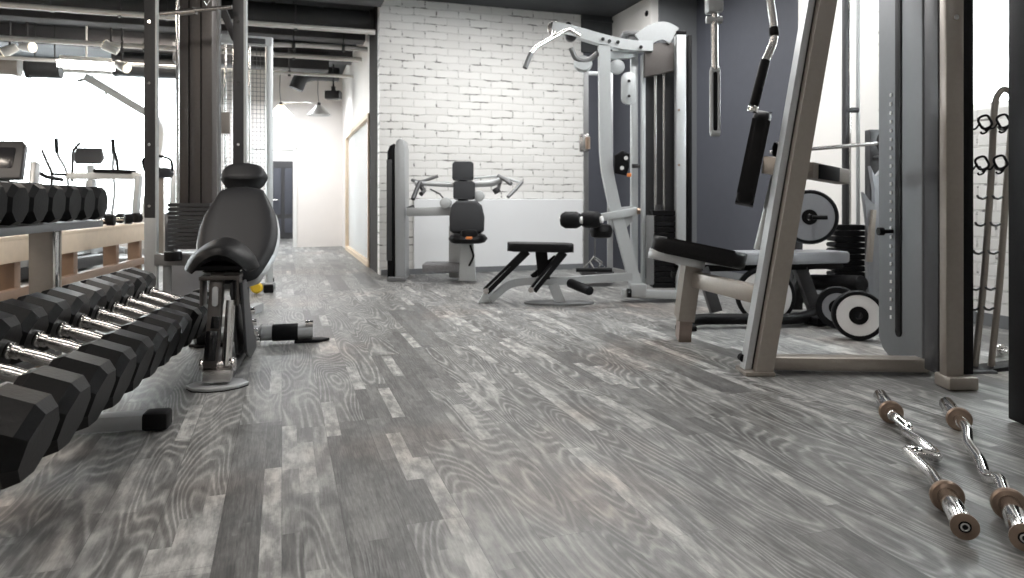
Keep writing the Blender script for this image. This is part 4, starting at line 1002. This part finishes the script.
def plate(c, axis, r, th, face, rim, label, group='round weight plates', hub=True, rr=.80):
    axis = Vector(axis).normalized(); m = frame(c, axis.orthogonal(), axis.cross(axis.orthogonal()))
    t = thing('weight_plate', label, 'weight plate', m=m, group=group)
    MB().lathe([(.024,-th/2),(r*rr,-th/2),(r*rr+.003,-th/2-.004),(r*.96,-th/2-.004),(r,-th/2+.006),(r,th/2-.006),(r*.96,th/2+.004),(r*rr+.003,th/2+.004),(r*rr,th/2),(.024,th/2),(.024,-th/2)], n=40).build('rim', rim, t)
    for s in (-1,1):
        MB().lathe([(.05,s*th/2),(r*rr,s*th/2),(r*rr-.002,s*(th/2+.003)),(.052,s*(th/2+.003)),(.05,s*th/2)], n=40).build('face', face, t)
    MB().lathe([(.022,-th/2-.006),(.05,-th/2-.006),(.052,-th/2),(.052,th/2),(.05,th/2+.006),(.022,th/2+.006),(.022,-th/2-.006)], n=28).build('hub', 'black', t)
    return t
plate(P(858,315,4.0)+Vector((0,0,0.0)), (-.35,-1,.05), .140, .06, 'plate_white', 'rubber', 'white-faced weight plate with black rim at the foot of the tower', rr=.83)
plate(P(765,295.4,4.52), (-.2,-1,0), .184, .07, 'plate_white', 'rubber', 'white-faced weight plate half hidden behind the slanted post', rr=.86)
plate(P(809,217,4.75), (-.25,-1,0), .185, .05, 'plate_grey', 'rubber', 'grey weight plate hanging on the horn above the bench pad', rr=.86)
c = P(809,217,4.75); ax_ = Vector((-.25,-1,0)).normalized(); a = c+ax_*.13
MB().cyl(c-ax_*.24, a, .019, n=16, r=.003).cyl(a+Vector((.0,.0,0)), a+Vector((.09,-.02,.0)), .014, n=12).build('plate_horn', 'black', t, world=True)
plate(P(838,307.3,4.34), (-.5,-1,0), .13, .05, 'plate_grey', 'rubber', 'small dark weight plate lying behind the white plate', rr=.7)
# barbell resting on the uprights
c = P(845,146,4.85)
bb = thing('barbell', 'steel barbell resting on the bench uprights right of the slanted post', 'barbell', c)
a, b = P(770,152.5,4.85), P(905,141,4.85)
MB().cyl(a, b, .014, n=14).build('shaft', 'chrome_worn', bb, world=True)
dv = (b-a).normalized()
MB().cyl(P(881,143,4.85), P(881,143,4.85)+dv*.04, .07, n=30, r=.008).build('end_plate', 'rubber', bb, world=True)
MB().cyl(P(884,143,4.85), b+dv*.2, .025, n=14).build('sleeve', 'chrome', bb, world=True)

# ================================================================ selector machine behind (rods px 846-858)
t = thing('stack_machine', 'black weight stack with tall guide rods against the white wall', 'gym machine', on(848, 5.15, 0)); w = wparts(t)
Y = 5.15
w(MB().cyl(on(845,Y,.05), on(845,Y,2.6), .022, n=14), 'guide_rod', 'dark_steel')
w(MB().cyl(on(849.5,Y,.05), on(849.5,Y,2.6), .012, n=14), 'guide_rod', 'chrome')
w(MB().cyl(on(858,Y,.05), on(858,Y,2.6), .014, n=14), 'guide_rod', 'silver')
w(MB().cyl(on(846,Y-.01,1.46), on(858,Y-.01,1.46), .02, n=12), 'rod_clamp', 'dark_steel')
for i in range(11):
    zz = .17 + i*.043
    w(MB().prism([(-.115,-.016),(-.09,-.019),(.09,-.019),(.115,-.016),(.125,0),(.115,.016),(.09,.019),(-.09,.019),(-.115,.016),(-.125,0)], .14, frame(on(847,Y,zz),(1,0,0),(0,0,1)), .003), 'stack_plate', 'black')
w(MB().box(on(848,Y,.08), (.30,.22,.13), r=.01), 'base', 'dark_steel')
# grey hooked cover plate in front of the stack (px 863-880)
t = thing('plate_rack', 'grey toothed plate holder standing beside the tower shroud', 'rack', on(876, 4.6, 0)); w = wparts(t)
k = 4.6/FP
ol = [(869,166),(874,178),(880,170),(884,176),(884,330),(872,330),(868,300),(866,262),(870,235),(866,222),(862,192),(868,200),(874,206),(873,190)]
c = P(874,240,4.6)
ptsl = [((a-874)*k, (240-b)*k) for a, b in ol]
w(MB().prism(ptsl[::-1], .04, frame(c,(1,0,0),(0,0,1)), .004), 'side_plate', 'plate_grey')
w(MB().box(on(878,4.62,.02), (.14,.4,.04), r=.006), 'base', 'dark_steel')
w(MB().bar(P(873,210,4.58), P(869,262,4.56), .03, .04, up=(0,1,0)), 'edge_strip', 'champagne')

# ================================================================ collar rack on the right (px 972-1010)
t = thing('collar_rack', 'tall brown tube rack with small hooks and spring collars by the brick wall', 'rack', on(990, 3.3, 0)); w = wparts(t)
Y = 3.3
w(MB().tube([P(975,366,Y), P(984,280,Y), P(991,180,Y), P(994,112,Y), P(996,97,Y), P(1003,88,Y), P(1012,92,Y), P(1016,105,Y)], .0145, 14, fil=.05), 'rack_tube', 'champagne')
w(MB().tube([P(991,368,Y), P(1000,280,Y), P(1007,180,Y), P(1013,110,Y), P(1016,104,Y)], .0145, 14, fil=.05), 'rack_tube', 'champagne')
w(MB().bar(P(972,372,3.28)*1.0+Z*0, P(1018,366,3.35), .10, .04, r=.008), 'base_bar', 'black')
w(MB().box(P(978,376,3.26)+Z*.01, (.14,.08,.045), r=.01), 'base_foot', 'dark_steel')
for k_, (ox, x0) in enumerate(((0, 993), (16, 993))):
    for py in (128, 168, 197, 224, 252, 288, 308):
        tx = 993 - (py-110)*.072 + ox*(1-(py-110)/2500)
        w(MB().tube([P(tx,py,Y), P(tx-4,py+2,Y-.02), P(tx-8,py+1,Y-.04), P(tx-9.5,py-1.5,Y-.045)], .0055, 8, fil=.01), 'hook', 'dark_steel')
for i, (px, py, lab) in enumerate(((985,122,'upper left spring collar hanging on the tube rack'), (1003.5,121,'upper right spring collar hanging on the tube rack'), (982,163,'lower left spring collar hanging on the tube rack'), (1000.5,162,'lower right spring collar hanging on the tube rack'))):
    c = P(px, py, Y-.06)
    s = thing('spring_collar', lab, 'spring collar', c, group='spring collars on the tube rack')
    pts = [(.030*math.cos(a), .006*math.sin(a*3), .030*math.sin(a)) for a in [2*PI*j/24 for j in range(24)]]
    MB().tube(pts, .0055, 8, closed=True).build('coil', 'black', s)
    MB().tube([(-.028,0,-.012),(-.045,.0,-.035),(-.075,.0,-.03)], .0045, 8, fil=.01).build('arm', 'black', s)
    MB().tube([(.02,0,-.024),(.005,0,-.05),(-.015,0,-.055),(-.02,0,-.045)], .0045, 8, fil=.01).tube([(.018,0,-.03),(.0,0,-.04)], .004, 8).build('arm', 'black', s)

# ================================================================ black rack post at the right edge
t = thing('black_power_rack', 'black power rack post at the right edge of the picture', 'rack', on(1022, 2.43, 0)); w = wparts(t)
c = on(1041, 2.46, 0)
w(MB().box(c+Z*1.2, (.135,.14,2.38), r=.006), 'post', 'black')
w(MB().box(c+Vector((-.005,-.072,.64)), (.12,.012,.09), r=.003), 'bracket', 'grey_steel')
w(MB().bar(c+Vector((.2,0,.62)), c+Vector((.05,0,.62)), .08, .09), 'crossbar', 'black')
for z in (1.05, 1.2, 1.35, 1.5): w(MB().cyl(c+Vector((-.02,-.069,z)), c+Vector((-.02,-.074,z)), .008, n=10), 'bolt', 'champagne')
# short chrome bar on the floor beyond
a, b = F(995, 349, .035), F(1016, 355, .035)
t = thing('short_bar', 'short chrome bar lying on the floor behind the collar rack', 'bar', (a+b)/2)
MB().cyl(a, b, .018, n=14).build('shaft', 'chrome', t, world=True)
MB().cyl(a, a+(b-a)*.35, .033, n=18, r=.004).build('sleeve', 'chrome', t, world=True)

# ================================================================ two bent curl bars on the floor
def curl_bar(ends, path, label):
    (fx, fy), (cx_, cy_), (c2x, c2y), (nx, ny) = ends         # far tip, far collar, near collar, near tip
    zc = .040
    T0, C0, C1, T1 = F(fx, fy, zc), F(cx_, cy_, zc), F(c2x, c2y, zc), F(nx, ny, zc)
    t = thing('curl_bar', label, 'curl bar', (C0+C1)/2*1.0, group='curl bars on the floor'); w = wparts(t)
    pts = [C0] + [F(px, py, z) for px, py, z in path] + [C1]
    w(MB().tube(pts, .0162, 16, fil=.035), 'shaft', 'chrome')
    for T, Cc, near in ((T0, C0, False), (T1, C1, True)):
        d = (T-Cc).normalized(); L = .21
        E = Cc + d*((T-Cc).length)
        w(MB().cyl(Cc, E-d*.006, .0245, n=28, r=.002), 'sleeve', 'chrome')
        w(MB().lathe([(.015,-.009),(.036,-.009),(.040,-.005),(.040,.005),(.036,.009),(.015,.009),(.015,-.009)], frame(Cc, d.orthogonal(), d.cross(d.orthogonal())), 32), 'collar', 'copper')
        w(MB().cyl(Cc-d*.05, Cc-d*.008, .019, n=24, r=.002), 'neck', 'chrome')
        if near: w(MB().lathe([(.014,.0),(.0295,.0),(.0305,.003),(.0305,.008),(.014,.010),(.014,.0)], frame(E-d*.008, d.orthogonal(), d.cross(d.orthogonal())), 32), 'end_ring', 'copper')
        w(MB().cyl(E-d*.004, E-d*.001, .0145, n=20), 'end_plug', 'black' , None)
        w(MB().lathe([(.006,.0),(.010,.0),(.010,.003),(.006,.003),(.006,0)], frame(E-d*.001, d.orthogonal(), d.cross(d.orthogonal())), 20), 'snap_ring', 'chrome')
curl_bar(((880,395),(891,412),(947,496),(965,527)),
         [(898,419,.045),(909,428,.03),(893,430,.09) if False else (905,432,.02),(922,442,.03),(940,458,.018),(918,452,.05),(906,450,.045),(934,476,.035)],
         'bent chrome curl bar on the floor, left of the pair')
curl_bar(((946,403),(959,419),(1009,504),(1025,538)),
         [(967,428,.05),(968,444,.03),(980,460,.035),(986,478,.018),(1000,478,.05)],
         'bent chrome curl bar on the floor, right of the pair')
